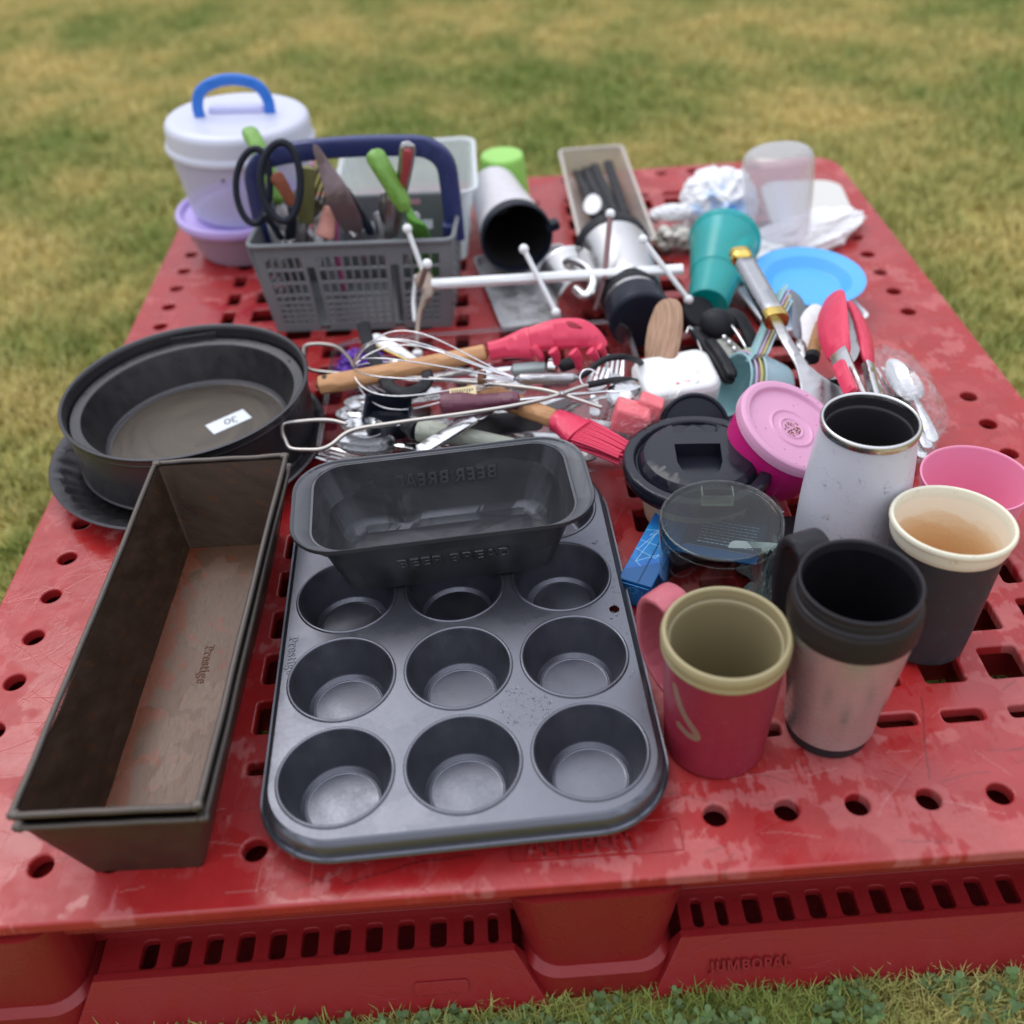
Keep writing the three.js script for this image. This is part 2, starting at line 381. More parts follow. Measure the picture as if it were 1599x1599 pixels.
// ================= the pallet =================
const pallet = thing('pallet', 'large worn red plastic pallet standing on the grass under everything else', 'pallet', V(0, 0, 0));
const deckMaps = (() => {
  // faded chalky patches, dark wet runs, scratches and a crack: matter on the plastic, laid out in metres over the deck
  const W0 = 1100, H0 = 1300, S = 1024, wet = new Float32Array(S * S), col = new Float32Array(S * S * 3);
  const r = rng(77), marks = new Float32Array(S * S);
  const line = (x, z, a, len, w, s) => { for (let i = 0; i < len * 900; i++) { const px = ((x + 0.55) / 1.1 * S) | 0, pz = ((z + 0.65) / 1.3 * S) | 0; if (px > 1 && pz > 1 && px < S - 2 && pz < S - 2) { marks[pz * S + px] = s; if (w > 1) marks[pz * S + px + 1] = s; } a += (r() - 0.5) * 0.12; x += Math.cos(a) / 900; z += Math.sin(a) / 900; } };
  for (let k = 0; k < 260; k++) line((r() - 0.5), (r() - 0.5) * 1.2, r() * 6.3, 0.01 + 0.08 * r() * r(), 1, r() < 0.5 ? -0.35 : 0.3);
  line(0.262, 0.462, 1.75, 0.075, 1, -0.5); line(-0.17, 0.58, -0.25, 0.09, 1, -0.5); for (let k = 0; k < 60; k++) line(-0.45 + 0.9 * r(), 0.5 + 0.08 * r(), (r() - 0.5) * 0.6, 0.015 + 0.03 * r(), 1, r() < 0.5 ? -0.3 : 0.35);
  for (let j = 0; j < S; j++) for (let i = 0; i < S; i++) {
    const x = (i / S - 0.5) * 1.1, z = (j / S - 0.5) * 1.3;
    const chalk = sstep(0.02, 0.2, 0.75 * fbm(x * 16 + 2, z * 20 + 1, 7) + 0.3 * fbm(x * 120, z * 40, 3) - 0.06 + 0.30 * sstep(-0.05, 0.3, x) * sstep(0.35, 0.5, z) + 0.1 * sstep(0.2, 0.4, x) - 0.08 * sstep(0.1, -0.25, x));
    const w = sstep(0.0, 0.05, fbm(x * 5 - 6, z * 6 + 3, 5) - 0.02 + 0.12 * sstep(0.05, -0.3, x));
    const g = 0.5 + 0.5 * n2(x * 160, z * 160), mk = marks[j * S + i], k = j * S + i;
    const c = chalk * (0.75 + 0.25 * g) * (1 - 0.75 * w) * 0.8;
    let R = lerp(0.34, 0.45, c), G = lerp(0.0165, 0.115, c), B = lerp(0.0175, 0.11, c);
    const old = 0.12 * fbm(x * 22, z * 22, 4);
    R *= 1 + old; G *= 1 + old; B *= 1 + old;
    if (mk < 0) { R *= 1 + mk; G *= 1 + mk * 0.6; B *= 1 + mk * 0.6; } else if (mk > 0) { R += 0.12 * mk; G += 0.2 * mk; B += 0.18 * mk; }
    col.set([R, G, B], k * 3); wet[k] = clamp(lerp(0.46, 0.22, w) + 0.2 * c + 0.12 * fbm(x * 40, z * 40, 3));
  }
  const s = v => v <= 0.0031308 ? 12.92 * v : 1.055 * Math.pow(v, 1 / 2.4) - 0.055;
  const map = tex(S, S, (u, v, i, j) => { const k = (j * S + i) * 3; return [s(col[k]), s(col[k + 1]), s(col[k + 2])]; }, { srgb: true });
  const rough = tex(S, S, (u, v, i, j) => wet[j * S + i]);
  return { map, rough };
})();
const deckMat = new THREE.MeshPhysicalMaterial({ map: deckMaps.map, roughnessMap: deckMaps.rough, roughness: 1, bumpMap: at(scratch, 4), bumpScale: 0.0005, side: THREE.DoubleSide, ior: 1.56 });
const red = M(C3(0.245, 0.012, 0.0145), 0.34, { scale: 4, bump: 0.0005 });
{
  const zF = 0.5905, zB = -0.598;
  const s = shapeOf(rrect(0.5035, (zF - zB) / 2, 0.045, 8).map(([x, y]) => [x, y + (zF + zB) / 2]));
  const round = (x, z) => s.holes.push(holeOf([...Array(20).keys()].map(i => [x + 0.0108 * Math.cos(-i / 20 * 6.2832), z + 0.0108 * Math.sin(-i / 20 * 6.2832)])));
  for (let k = 0; k < 8; k++) for (const g of [-1, 1]) {
    round(g * (g < 0 ? 0.461 : 0.453), 0.0745 + 0.0502 * k); round(g * (g < 0 ? 0.468 : 0.453), -0.108 - 0.0508 * k);
    if (k < 7) { round(g * (0.0865 + 0.0498 * k), 0.5485); round(g * (0.0865 + 0.0487 * k), -0.578); }
  }
  const slot = (x, z, hw, hd) => s.holes.push(holeOf(rrect(hw - 0.0015, hd - 0.0015, 0.0055, 4).map(([a, b]) => [x + a, z + b]).reverse()));
  const xs = [[0.0215, 0.0185], [0.083, 0.0115], [0.1345, 0.019], [0.1855, 0.019], [0.2365, 0.019], [0.2865, 0.019], [0.337, 0.019], [0.3825, 0.0115]];
  const zs = [[0.4803, 0.0093]];
  for (let k = 0; k < 19; k++) { const z = 0.4325 - 0.05 * k; zs.push([z, 0.0195]); }
  zs.push([-0.5, 0.0093]);
  for (const [z, hd] of zs) for (const [x, hw] of xs) for (const g of [-1, 1]) {
    if (Math.abs(z) < 0.05 && x > 0.3) continue;                    // solid over the middle feet
    slot(g * x, z, hw, hd);
  }
  const g = new THREE.ExtrudeGeometry(s, { depth: 0.007, steps: 1, bevelEnabled: true, bevelSize: 0.0022, bevelThickness: 0.0022, bevelSegments: 3, curveSegments: 6 });
  g.rotateX(Math.PI / 2).translate(0, D - 0.0022, 0);
  const p = g.attributes.position, uv = g.attributes.uv;
  for (let i = 0; i < p.count; i++) uv.setXY(i, p.getX(i) / 1.1 + 0.5, p.getZ(i) / 1.3 + 0.5 + (p.getY(i) - D) * 0.3);
  L(pallet, 'deck', g, deckMat);
  // stiffening ribs under the openings
  const ribs = [];
  for (let k = 0; k <= 19; k++) ribs.push(T(rbox(0.80, 0.03, 0.004, 0.001, 1), 0, 0.118, 0.4575 - 0.05 * k));
  for (const x of [-0.4, -0.3625, -0.3115, -0.2615, -0.211, -0.16, -0.108, -0.06, 0, 0.06, 0.108, 0.16, 0.211, 0.2615, 0.3115, 0.3625, 0.4]) ribs.push(T(rbox(0.004, 0.028, 0.98, 0.001, 1), x, 0.1185, -0.01));
  const rm = L(pallet, 'rib', merge(ribs), red); rm.userData.kind = 'stuff';
  // rim below the deck edge
  L(pallet, 'deck_skirt', rings([[0.492, 0.580, 0.04, 0.1375, 0, -0.003], [0.492, 0.580, 0.04, 0.106, 0, -0.003], [0.488, 0.576, 0.038, 0.106, 0, -0.003], [0.488, 0.576, 0.038, 0.1375, 0, -0.003]]), red);
  // closed underside of the border and of the runners
  const web = [T(rbox(0.97, 0.004, 0.085, 0.001, 1), 0, 0.1115, 0.5335), T(rbox(0.97, 0.004, 0.085, 0.001, 1), 0, 0.1115, -0.5385), T(rbox(0.083, 0.004, 0.99, 0.001, 1), -0.446, 0.112, 0), T(rbox(0.083, 0.004, 0.99, 0.001, 1), 0.446, 0.112, 0)];
  L(pallet, 'border_web', merge(web), red);
  // nine feet
  for (const x of [-0.435, 0, 0.435]) for (const z of [-0.535, 0, 0.535]) {
    const hd = z ? 0.058 : 0.07;
    const f = rings([[0.070, hd + 0.001, 0.03, 0.131], [0.0655, hd, 0.03, 0.12], [0.055, hd, 0.028, 0.05], [0.052, hd, 0.026, 0.036], [0.056, hd + 0.006, 0.027, 0.03], [0.057, hd + 0.008, 0.027, 0.001]], { n: 8, capA: true, capB: true, crease: 0.35 }).translate(x, 0, z);
    L(pallet, 'foot', f, red);
  }
  // runners: a slotted ledge that slopes down to the grass
  for (const zz of [1, -1]) for (const xx of [-1, 1]) {
    const x0 = 0.064, x1 = 0.372, len = x1 - x0;
    const sh = shapeOf([[0, -0.05], [len, -0.05], [len, 0.06], [0, 0.06]]);
    for (let k = 0; k < 12; k++) { const w = k < 2 ? 0.0048 : 0.0072, c = k < 2 ? 0.013 + 0.0185 * k : 0.0545 + 0.0242 * (k - 2); sh.holes.push(holeOf(rrect(w, 0.0118, 0.004, 3).map(([a, b]) => [c + a, 0.0452 + b]).reverse())); }
    const ledge = plate(sh, 0.006, 0.001);
    ledge.rotateX(Math.PI / 2);                                      // y -> z
    mirror(ledge, xx).translate(xx * x0, 0.044, 0.5195); 
    const ramp = plate(shapeOf([[0, 0.0005], [0.028, 0.0005], [0.0275, 0.004], [0.0045, 0.0455], [0, 0.0455]]), len + 0.052, 0.0008);
    ramp.rotateY(-Math.PI / 2); mirror(ramp, -1);                      // now x: 0..len, z: -(profile)
    const pr = ramp.attributes.position; for (let i = 0; i < pr.count; i++) { const y = pr.getY(i), px = pr.getX(i); const tap = (px < len / 2 ? 1 : -1) * (y / 0.0455) * 0.024; pr.setX(i, px + tap - 0.026); pr.setZ(i, pr.getZ(i)); }
    ramp.computeVertexNormals();
    mirror(ramp, xx).translate(xx * x0, 0, 0.5785);
    const wall = T(rbox(len + 0.02, 0.012, 0.004, 0.001, 1), xx * (x0 + len / 2), 0.0475, 0.5475);
    const lip = T(rbox(len + 0.006, 0.003, 0.003, 0.0008, 1), xx * (x0 + len / 2), 0.0455, 0.553 + 0.0);
    const floor = T(rbox(len + 0.02, 0.003, 0.11, 0.001, 1), xx * (x0 + len / 2), 0.004, 0.523), rear = T(rbox(len + 0.02, 0.042, 0.004, 0.001, 1), xx * (x0 + len / 2), 0.023, 0.469);
    const gs = [ledge, ramp, wall, floor, rear]; 
    const g2 = merge(gs); if (zz < 0) mirror(g2, 1, -1);
    L(pallet, 'runner', g2, red);
  }
  for (const x of [-0.47, 0, 0.47]) L(pallet, 'runner', T(rbox(0.07, 0.028, 0.93, 0.004), x, 0.0165, 0), red);
  L(pallet, 'runner', T(rbox(0.83, 0.026, 0.09, 0.004), 0, 0.0155, 0), red);
  // moulded lettering
  L(pallet, 'moulded_lettering', basis(letters('ALLIBERT', 0.0125, 0.0016), V(-0.008, D, 0.5645), V(1, 0, -0.018), V(0, 0, -1)), deckMat);
  L(pallet, 'moulded_frame', rings([[0.0595, 0.0125, 0.002, 0], [0.0595, 0.0125, 0.002, 0.0009], [0.0585, 0.0115, 0.002, 0.0009], [0.0585, 0.0115, 0.002, 0]]).translate(0.001, D, 0.5615), deckMat);
  const slope = V(0, 0.0415, -0.023).normalize();
  L(pallet, 'moulded_lettering', basis(letters('JUMBOPAL', 0.0085, 0.0014), V(0.111, 0.0245, 0.5966), V(1, 0, 0), slope), red);
  L(pallet, 'moulded_badge', basis(plate(shapeOf(rrect(0.02, 0.005, 0.0025)), 0.0007, 0.0003), V(-0.118, 0.0245, 0.5963), V(1, 0, 0), slope), red);
}

// ================= bakeware at the front =================
// dark non-stick sheet: a glossy dark coat that mirrors the sky, with dried water marks
const wetTex = tex(1024, 1024, (u, v) => { const f = fbm(u * 4 + 30, v * 5 + 2, 6), e = sstep(0.03, 0.05, f) - 0.55 * sstep(0.05, 0.16, f); return clamp(0.74 - 0.12 * sstep(0.04, 0.08, f) + 0.06 * e + 0.08 * fbm(u * 60, v * 60, 3) + 0.07 * fbm(u * 9, v * 9, 4)); });
const tinMat = new THREE.MeshStandardMaterial({ color: C3(0.142, 0.146, 0.172), metalness: 0.85, roughness: 0.52, roughnessMap: at(wetTex, 3.2), bumpMap: at(scratch, 9), bumpScale: 0.00012, side: THREE.DoubleSide });
const tinWall = new THREE.MeshStandardMaterial({ color: C3(0.142, 0.146, 0.172), metalness: 0.85, roughness: 0.5, roughnessMap: at(roughTex, 6), bumpMap: at(scratch, 9), bumpScale: 0.00012, side: THREE.DoubleSide });
const beerMat = new THREE.MeshStandardMaterial({ color: C3(0.105, 0.107, 0.117), metalness: 0.8, roughness: 0.66, roughnessMap: at(roughTex, 3), bumpMap: at(scratch, 8), bumpScale: 0.00015, side: THREE.DoubleSide });
const ringMat = new THREE.MeshStandardMaterial({ color: C3(0.082, 0.079, 0.085), metalness: 0.8, roughness: 0.5, roughnessMap: at(roughTex, 6), bumpMap: at(scratch, 8), bumpScale: 0.0002, side: THREE.DoubleSide });
const oldTin = (() => {                                 // brown burnt-on grease with rust coming through
  const t = tex(512, 512, (u, v) => {
    const g = grime(u, v), f = fine(u, v), rust = sstep(0.20, 0.34, grime((u * 1.7) % 1, (v * 1.7) % 1) + 0.25 * f);
    const k = clamp(0.5 + 0.9 * g);
    return [lerp(lerp(0.24, 0.32, k), 0.42, rust * 0.35), lerp(lerp(0.185, 0.245, k), 0.24, rust * 0.35), lerp(lerp(0.15, 0.20, k), 0.13, rust * 0.35)];
  }, { srgb: true });
  return new THREE.MeshStandardMaterial({ map: at(t, 5), metalness: 0.55, roughness: 0.62, roughnessMap: at(roughTex, 5), bumpMap: at(scratch, 8), bumpScale: 0.0003, side: THREE.DoubleSide });
})();
const oldRim = new THREE.MeshStandardMaterial({ color: C3(0.115, 0.098, 0.088), metalness: 0.8, roughness: 0.55, roughnessMap: at(roughTex, 12), bumpMap: at(scratch, 12), bumpScale: 0.0003, side: THREE.DoubleSide });

// --- muffin tin ---
{
  const t = thing('muffin_tin', 'dark muffin tin with rows of round cups, lying flat at the front centre', 'muffin tin', V(-0.0865, D, 0.5155));
  t.rotation.y = 0.03;
  const H = 0.036, rC = 0.0405, pitchX = 0.0895, pitchZ = 0.0883, zc = -0.137, hw = 0.1400, hd = 0.1905, cr = 0.052;
  const s = shapeOf(rrect(hw - 0.004, hd - 0.004, cr - 0.004, 14).map(([x, y]) => [x, y + zc]));
  const cups = [];
  for (let j = 0; j < 4; j++) for (let i = -1; i <= 1; i++) { cups.push([i * pitchX, -j * pitchZ]); s.holes.push(holeOf([...Array(56).keys()].map(k => [i * pitchX + rC * Math.cos(-k / 56 * 6.28318), -j * pitchZ + rC * Math.sin(-k / 56 * 6.28318)]))); }
  s.holes.push(holeOf([...Array(16).keys()].map(k => [0.1275 + 0.0042 * Math.cos(-k / 16 * 6.28318), -0.1325 + 0.0042 * Math.sin(-k / 16 * 6.28318)])));
  const g = new THREE.ExtrudeGeometry(s, { depth: 0.0009, bevelEnabled: false, curveSegments: 12 }).rotateX(Math.PI / 2).translate(0, H, 0);
  L(t, 'top_plate', g, tinMat);
  const e = (d, y) => [hw + d, hd + d, cr + d, H + y, 0, zc];
  L(t, 'rim', rings([e(-0.0042, -0.0003), e(-0.0022, -0.0008), e(-0.0008, -0.0025), e(0, -0.006), e(0.0002, -0.0125), e(0.0012, -0.0145), e(0.003, -0.015), e(0.0042, -0.0138), e(0.0046, -0.0155), e(0.0036, -0.0172), e(0.001, -0.0172), e(-0.0008, -0.0145), e(-0.0011, -0.006), e(-0.0042, -0.0012)], { n: 14, crease: 1.2 }), tinMat);
  for (const [x, z] of cups) {
    const p = [[rC + 0.0016, 0.0001], [rC + 0.0012, 0.0011], [rC + 0.0002, 0.0016], [rC - 0.001, 0.0012], [rC - 0.0016, -0.0006], [0.0305, -0.031], [0.0272, -0.0344], [0.0262, -0.0337], [0.0255, -0.0341], [0, -0.0341], [0, -0.0349], [0.0275, -0.0352], [0.0313, -0.0312], [rC - 0.001, -0.002], [rC + 0.0016, 0.0001]];
    L(t, 'cup', lathe(p, 0.0009, 80).translate(x, H, z), tinWall);
  }
  L(t, 'embossed_mark', basis(letters('Prestige', 0.0070, 0.0004, serif), V(-0.1305, H, -0.117), V(0.03, 0, 1), V(1, 0, 0)), tinMat);
  const r = rng(9), dr = [];
  const drop = (x, z, s) => { for (const [cx, cz] of cups) if (Math.hypot(x - cx, z - cz) < rC + 0.003) return; dr.push(new THREE.SphereGeometry(1, 12, 8, 0, 6.2832, 0, Math.PI / 2).scale(s * (0.8 + 0.5 * r()), s * 0.42, s * (0.8 + 0.5 * r())).rotateY(r() * 3).translate(x, H + 0.0001, z)); };
  for (let k = 0; k < 110; k++) { const a = r() * 6.28, d = 0.022 * Math.sqrt(r()); drop(0.048 + Math.cos(a) * d * 0.9, -0.046 + Math.sin(a) * d, 0.0004 + 0.0011 * r() * r()); }
  for (let k = 0; k < 90; k++) drop(0.128 + 0.007 * (r() - 0.5) * 2, -0.06 - 0.16 * r(), 0.0004 + 0.0012 * r() * r());
  for (let k = 0; k < 40; k++) drop((r() - 0.5) * 0.25, -0.04 - 0.1 * r(), 0.0003 + 0.0004 * r());
  const w = L(t, 'water_drop', merge(dr), new THREE.MeshPhysicalMaterial({ color: 0xffffff, roughness: 0.02, transmission: 1, thickness: 0.001, ior: 1.33 })); w.userData.kind = 'stuff';
}
// --- loaf tin with embossed words, standing on the muffin tin ---
{
  const t = thing('loaf_tin', 'dark grey loaf tin embossed with words, set crosswise on the back of the muffin tin', 'loaf tin', V(-0.096, D + 0.0375, 0.2935));
  t.rotation.y = 0.07;
  const H = 0.064, n = 10, side = 28;
  const out = [[0.086, 0.040, 0.020, 0.0005], [0.0895, 0.0425, 0.022, 0.003], [0.1065, 0.0548, 0.027, H - 0.0025], [0.1205, 0.0572, 0.036, H - 0.0022], [0.1218, 0.0580, 0.037, H - 0.0032], [0.1236, 0.0592, 0.038, H - 0.003], [0.1243, 0.0598, 0.0385, H - 0.0012], [0.1236, 0.0592, 0.038, H + 0.0007], [0.1220, 0.0580, 0.037, H + 0.0004], [0.1208, 0.0574, 0.036, H - 0.0012], [0.1095, 0.0562, 0.030, H - 0.0014], [0.1075, 0.0553, 0.028, H - 0.0032], [0.1055, 0.0538, 0.027, H - 0.008], [0.0985, 0.0490, 0.025, 0.034], [0.0902, 0.0435, 0.024, 0.010], [0.085, 0.0395, 0.022, 0.0035], [0.0745, 0.0305, 0.008, 0.0024], [0.0725, 0.0285, 0.006, 0.0034], [0.05, 0.02, 0.005, 0.0034]];
  const g = rings(out, { n, side, capA: true, capB: true, crease: 0.9 });
  const p = g.attributes.position, v = V(0, 0, 0);
  for (let i = 0; i < p.count; i++) {                 // the dent pressed into the far inside edge, and slightly uneven walls
    v.fromBufferAttribute(p, i);
    const d = Math.exp(-((v.x + 0.034) ** 2) / 0.00007) * Math.exp(-((v.z + 0.041) ** 2) / 0.00012) * Math.exp(-((v.y - 0.010) ** 2) / 0.00012);
    v.z += 0.009 * d; v.y += 0.004 * d;
    const wob = 0.0004 * n3(v.x * 14, v.y * 14, v.z * 14) * sstep(0.002, 0.02, v.y) * sstep(H, H * 0.6, v.y); v.z += wob; v.x += wob;
    p.setXYZ(i, v.x, v.y, v.z);
  }
  g.computeVertexNormals();
  L(t, 'pan', toCreasedNormals(g, 0.9), beerMat);
  const lean = V(0, 0.0505, 0.0135).normalize();      // upwards along the sloping front wall
  L(t, 'embossed_words', basis(letters('BEER BREAD', 0.0115, 0.0012, bold), V(0.004, 0.035, 0.0492), V(1, 0, 0), lean), beerMat);
  L(t, 'embossed_words', basis(mirror(letters('BEER BREAD', 0.0115, 0.0012, bold), -1), V(0.004, 0.0405, -0.0497), V(1, 0, 0), V(0, 0.0505, -0.0135).normalize()), beerMat);
}
// --- two long loaf tins, one nested in the other ---
function longTin(name, label, pos, turn, o) {
  const t = thing(name, label, 'loaf tin', pos, 'nested long loaf tins');
  t.rotation.y = turn;
  const { H, tw, tl, bw, bl, sx = 0, floorMat } = o, th = 0.0014;
  const g = rings([[bw, bl, 0.003, 0.0004, sx], [tw - 0.001, tl - 0.001, 0.003, H - 0.002], [tw - 0.001 - th, tl - 0.001 - th, 0.002, H - 0.002], [bw - th, bl - th, 0.002, 0.0004 + th, sx]], { n: 3, side: 12, capA: true, capB: !floorMat, crease: 0.5 });
  bend(g, v => { v.x += 0.0009 * n3(v.x * 9, v.y * 20, v.z * 14); });
  L(t, 'wall', toCreasedNormals(g, 0.5), oldTin);
  if (floorMat) {
    const f = T(rbox(2 * (bw - th) - 0.0006, 0.0012, 2 * (bl - th) - 0.0006, 0.0004, 2), sx, 0.0026, 0), uv = f.attributes.uv, p = f.attributes.position;
    for (let i = 0; i < uv.count; i++) uv.setXY(i, (p.getX(i) - sx) / (2 * bw) + 0.5, p.getZ(i) / (2 * bl) + 0.5);
    L(t, 'floor', f, floorMat);
  }
  const r = 0.0024, c = rrect(tw, tl, 0.004, 3, 10).map(([x, z]) => V(x + 0.0006 * n2(z * 30, x * 30), H + 0.0006 * n2(x * 20, z * 20 + 5), z));
  L(t, 'rolled_rim', wire(c, r, { closed: true, seg: 240, rad: 10, tension: 0.3 }), oldRim);
  for (const [sx2, sz] of [[1, 1], [-1, 1], [1, -1], [-1, -1]]) L(t, 'folded_corner', T(rbox(0.008, 0.0056, 0.007, 0.0022).rotateY(0.2 * sx2 * sz), sx2 * (tw - 0.001), H, sz * (tl - 0.001)), oldRim);
  return t;
}
{
  const rustFloor = (() => {
    const S = 512;
    const t = tex(S, S * 2, (u, v) => {
      const x = u * 0.08, z = v * 0.3, n = fbm(x * 40, z * 34, 6), edge = Math.exp(-x / 0.012) * 1.25 + 0.35 * Math.exp(-(0.08 - x) / 0.004);
      const rust = 0.9 * sstep(0.26, 0.62, n * 0.9 + edge + 0.30 * Math.exp(-(((v - 0.55) / 0.2) ** 2)) * sstep(0.5, 0.1, u)), wet = sstep(-0.25, 0.35, fbm(x * 16 + 5, z * 12, 5) + 0.25 * sstep(0.45, 0.1, v));
      const sp = 0.6 * sstep(0.74, 0.95, n2(x * 260, z * 260) * 0.6 + n2(x * 90, z * 90) * 0.5) * 0.8;
      let a = [0.30, 0.21, 0.155]; const d = [0.265, 0.175, 0.11], ru = [0.36, 0.15, 0.055];
      const k = 0.5 + 0.5 * fine(u, v);
      a = a.map((q, i) => lerp(lerp(q, d[i], wet * 0.75), ru[i], clamp(rust * 0.85 + sp)) * (0.95 + 0.1 * k));
      return a;
    }, { srgb: true, wrap: false });
    const rg = tex(S, S, (u, v) => { const x = u * 0.08, z = v * 0.3; const wet = sstep(0.02, 0.1, fbm(x * 16 + 5, z * 12, 5) + 0.25 * sstep(0.45, 0.1, v)); return 0.33 - 0.08 * wet + 0.06 * grime(u, v); }, { wrap: false });
    return new THREE.MeshStandardMaterial({ map: t, roughnessMap: rg, roughness: 1, metalness: 0.25, bumpMap: at(scratch, 3), bumpScale: 0.00015, side: THREE.DoubleSide });
  })();
  longTin('long_loaf_tin', 'long greasy brown loaf tin below the other, only its outer side and rim showing', V(-0.3035, D, 0.386), -0.026, { H: 0.0735, tw: 0.0602, tl: 0.182, bw: 0.0385, bl: 0.172 });
  const t = longTin('long_loaf_tin', 'long rusty brown loaf tin nested on top, open and empty at the front left', V(-0.303, D + 0.008, 0.386), -0.028, { H: 0.078, tw: 0.0592, tl: 0.1815, bw: 0.0405, bl: 0.1495, sx: -0.002, floorMat: rustFloor });
  L(t, 'stamped_mark', basis(letters('Prestige', 0.0072, 0.0003, serif), V(0.004, 0.0033, -0.004), V(0.02, 0, 1), V(1, 0, 0)), M(C3(0.13, 0.062, 0.040), 0.7));
}
// --- round tins at the left ---
{
  const fl = thing('flan_tin', 'dark fluted flan tin lying under the round cake tins at the left edge', 'flan tin', V(-0.3660, D, 0.0835));
  const rows = [], N = 260, f = (r, y, amp) => [...Array(N).keys()].map(i => { const a = i / N * 6.28318, rr = r + amp * Math.cos(a * 44); return V(rr * Math.cos(a), y, rr * Math.sin(a)); });
  for (const [r, y, a] of [[0.104, 0.002, 0.0], [0.1065, 0.003, 0.0014], [0.1265, 0.021, 0.0024], [0.1285, 0.0225, 0.0008], [0.1380, 0.024, 0], [0.1395, 0.0228, 0], [0.1405, 0.0248, 0], [0.1385, 0.0262, 0], [0.1295, 0.0237, 0.0008], [0.1275, 0.0222, 0.0024], [0.1075, 0.0018, 0.0014], [0.104, 0.0008, 0]]) rows.push(f(r, y, a));
  L(fl, 'fluted_side', grid(rows, { capA: true, capB: true, crease: 0.7 }), ringMat);

  const ring = thing('springform_tin', 'tall dark springform cake tin holding a shallower round tin', 'cake tin', V(-0.3595, D + 0.012, 0.0665));
  const R = 0.1215, Hs = 0.066;
  L(ring, 'side_band', lathe([[R - 0.003, 0.001], [R - 0.0005, 0.002], [R + 0.0012, 0.004], [R - 0.0005, 0.006], [R - 0.0008, Hs - 0.009], [R + 0.0008, Hs - 0.0075], [R + 0.0002, Hs - 0.006], [R, Hs - 0.001], [R + 0.0022, Hs], [R + 0.003, Hs + 0.002], [R + 0.001, Hs + 0.0032], [R - 0.001, Hs + 0.002], [R - 0.0022, Hs - 0.001], [R - 0.0026, 0.004], [R - 0.003, 0.001]], 0.0006, 128), ringMat);
  L(ring, 'base', lathe([[0, 0.002], [R - 0.004, 0.002], [R - 0.004, 0.0036], [0, 0.0036]], 0.0003, 96), ringMat);
  const seam = rbox(0.052, 0.051, 0.0013, 0.0005); bend(seam, v => { const a = v.x / R; const rr = R - 0.0032 + v.z; v.x = Math.sin(a) * rr; v.z = -Math.cos(a) * rr; });
  L(ring, 'overlap_seam', seam.translate(0.0, 0.036, 0).rotateY(0.14), ringMat);
  L(ring, 'rivet', new THREE.SphereGeometry(0.002, 14, 10).translate(-0.034, 0.048, -R + 0.008), MT.steelDull);

  const cake = thing('cake_tin', 'shallow dark round cake tin with a price sticker, nested inside the springform tin', 'cake tin', V(-0.3595, D + 0.0225, 0.0675));
  const r1 = 0.1165, h1 = 0.042;
  L(cake, 'pan', lathe([[0, 0], [0.094, 0], [0.0965, 0.001], [0.1075, h1 - 0.001], [r1, h1 + 0.0008], [r1 + 0.0012, h1 - 0.0005], [r1 + 0.002, h1 + 0.0008], [r1 + 0.0005, h1 + 0.0022], [0.107, h1 + 0.0008], [0.1062, h1 - 0.001], [0.0955, 0.0035], [0.0935, 0.0016], [0.0915, 0.0022], [0.0895, 0.0014], [0, 0.0012]], 0.0008, 128), ringMat);
  const film = new THREE.MeshStandardMaterial({ map: at(tex(512, 512, (u, v) => { const k = clamp(0.5 + 0.8 * grime(u, v) + 0.1 * fine(u, v)); return [lerp(0.28, 0.36, k), lerp(0.255, 0.325, k), lerp(0.23, 0.285, k)]; }, { srgb: true }), 1), metalness: 0.5, roughness: 0.46, roughnessMap: at(roughTex, 1), bumpMap: at(scratch, 3), bumpScale: 0.0001, side: THREE.DoubleSide });
  L(cake, 'floor', lathe([[0, 0.0014], [0.0885, 0.0014], [0.089, 0.0019], [0, 0.0021]], 0.0002, 96), film);
  L(cake, 'hanging_hole', new THREE.CylinderGeometry(0.0032, 0.0032, 0.003, 18).rotateX(0.06).translate(0.098, h1 + 0.0002, -0.058), M(C3(0.004, 0.004, 0.005), 0.9));
  const paper = canvasTex(256, 128, (x, w, h) => {
    x.fillStyle = '#d9dde2'; x.fillRect(0, 0, w, h); x.strokeStyle = '#23232c'; x.lineWidth = 9; x.lineCap = 'round';
    x.translate(w * 0.56, h * 0.5); x.rotate(Math.PI + 0.25); x.scale(0.9, 0.9);
    x.beginPath(); x.arc(-26, -16, 17, -2.4, 1.4); x.stroke(); x.beginPath(); x.arc(-26, 16, 17, -1.4, 2.5); x.stroke();
    x.beginPath(); x.ellipse(24, 0, 17, 31, 0.15, 0, 6.3); x.stroke();
  });
  const st = rbox(0.044, 0.0004, 0.0215, 0.0001, 1), uv = st.attributes.uv, p = st.attributes.position;
  for (let i = 0; i < uv.count; i++) uv.setXY(i, p.getX(i) / 0.044 + 0.5, 0.5 - p.getZ(i) / 0.0215);
  L(cake, 'price_sticker', st.rotateY(0.62).translate(0.029, 0.0024, -0.013), new THREE.MeshStandardMaterial({ map: paper, roughness: 0.6 }), 'small white sticker with a handwritten number');
}

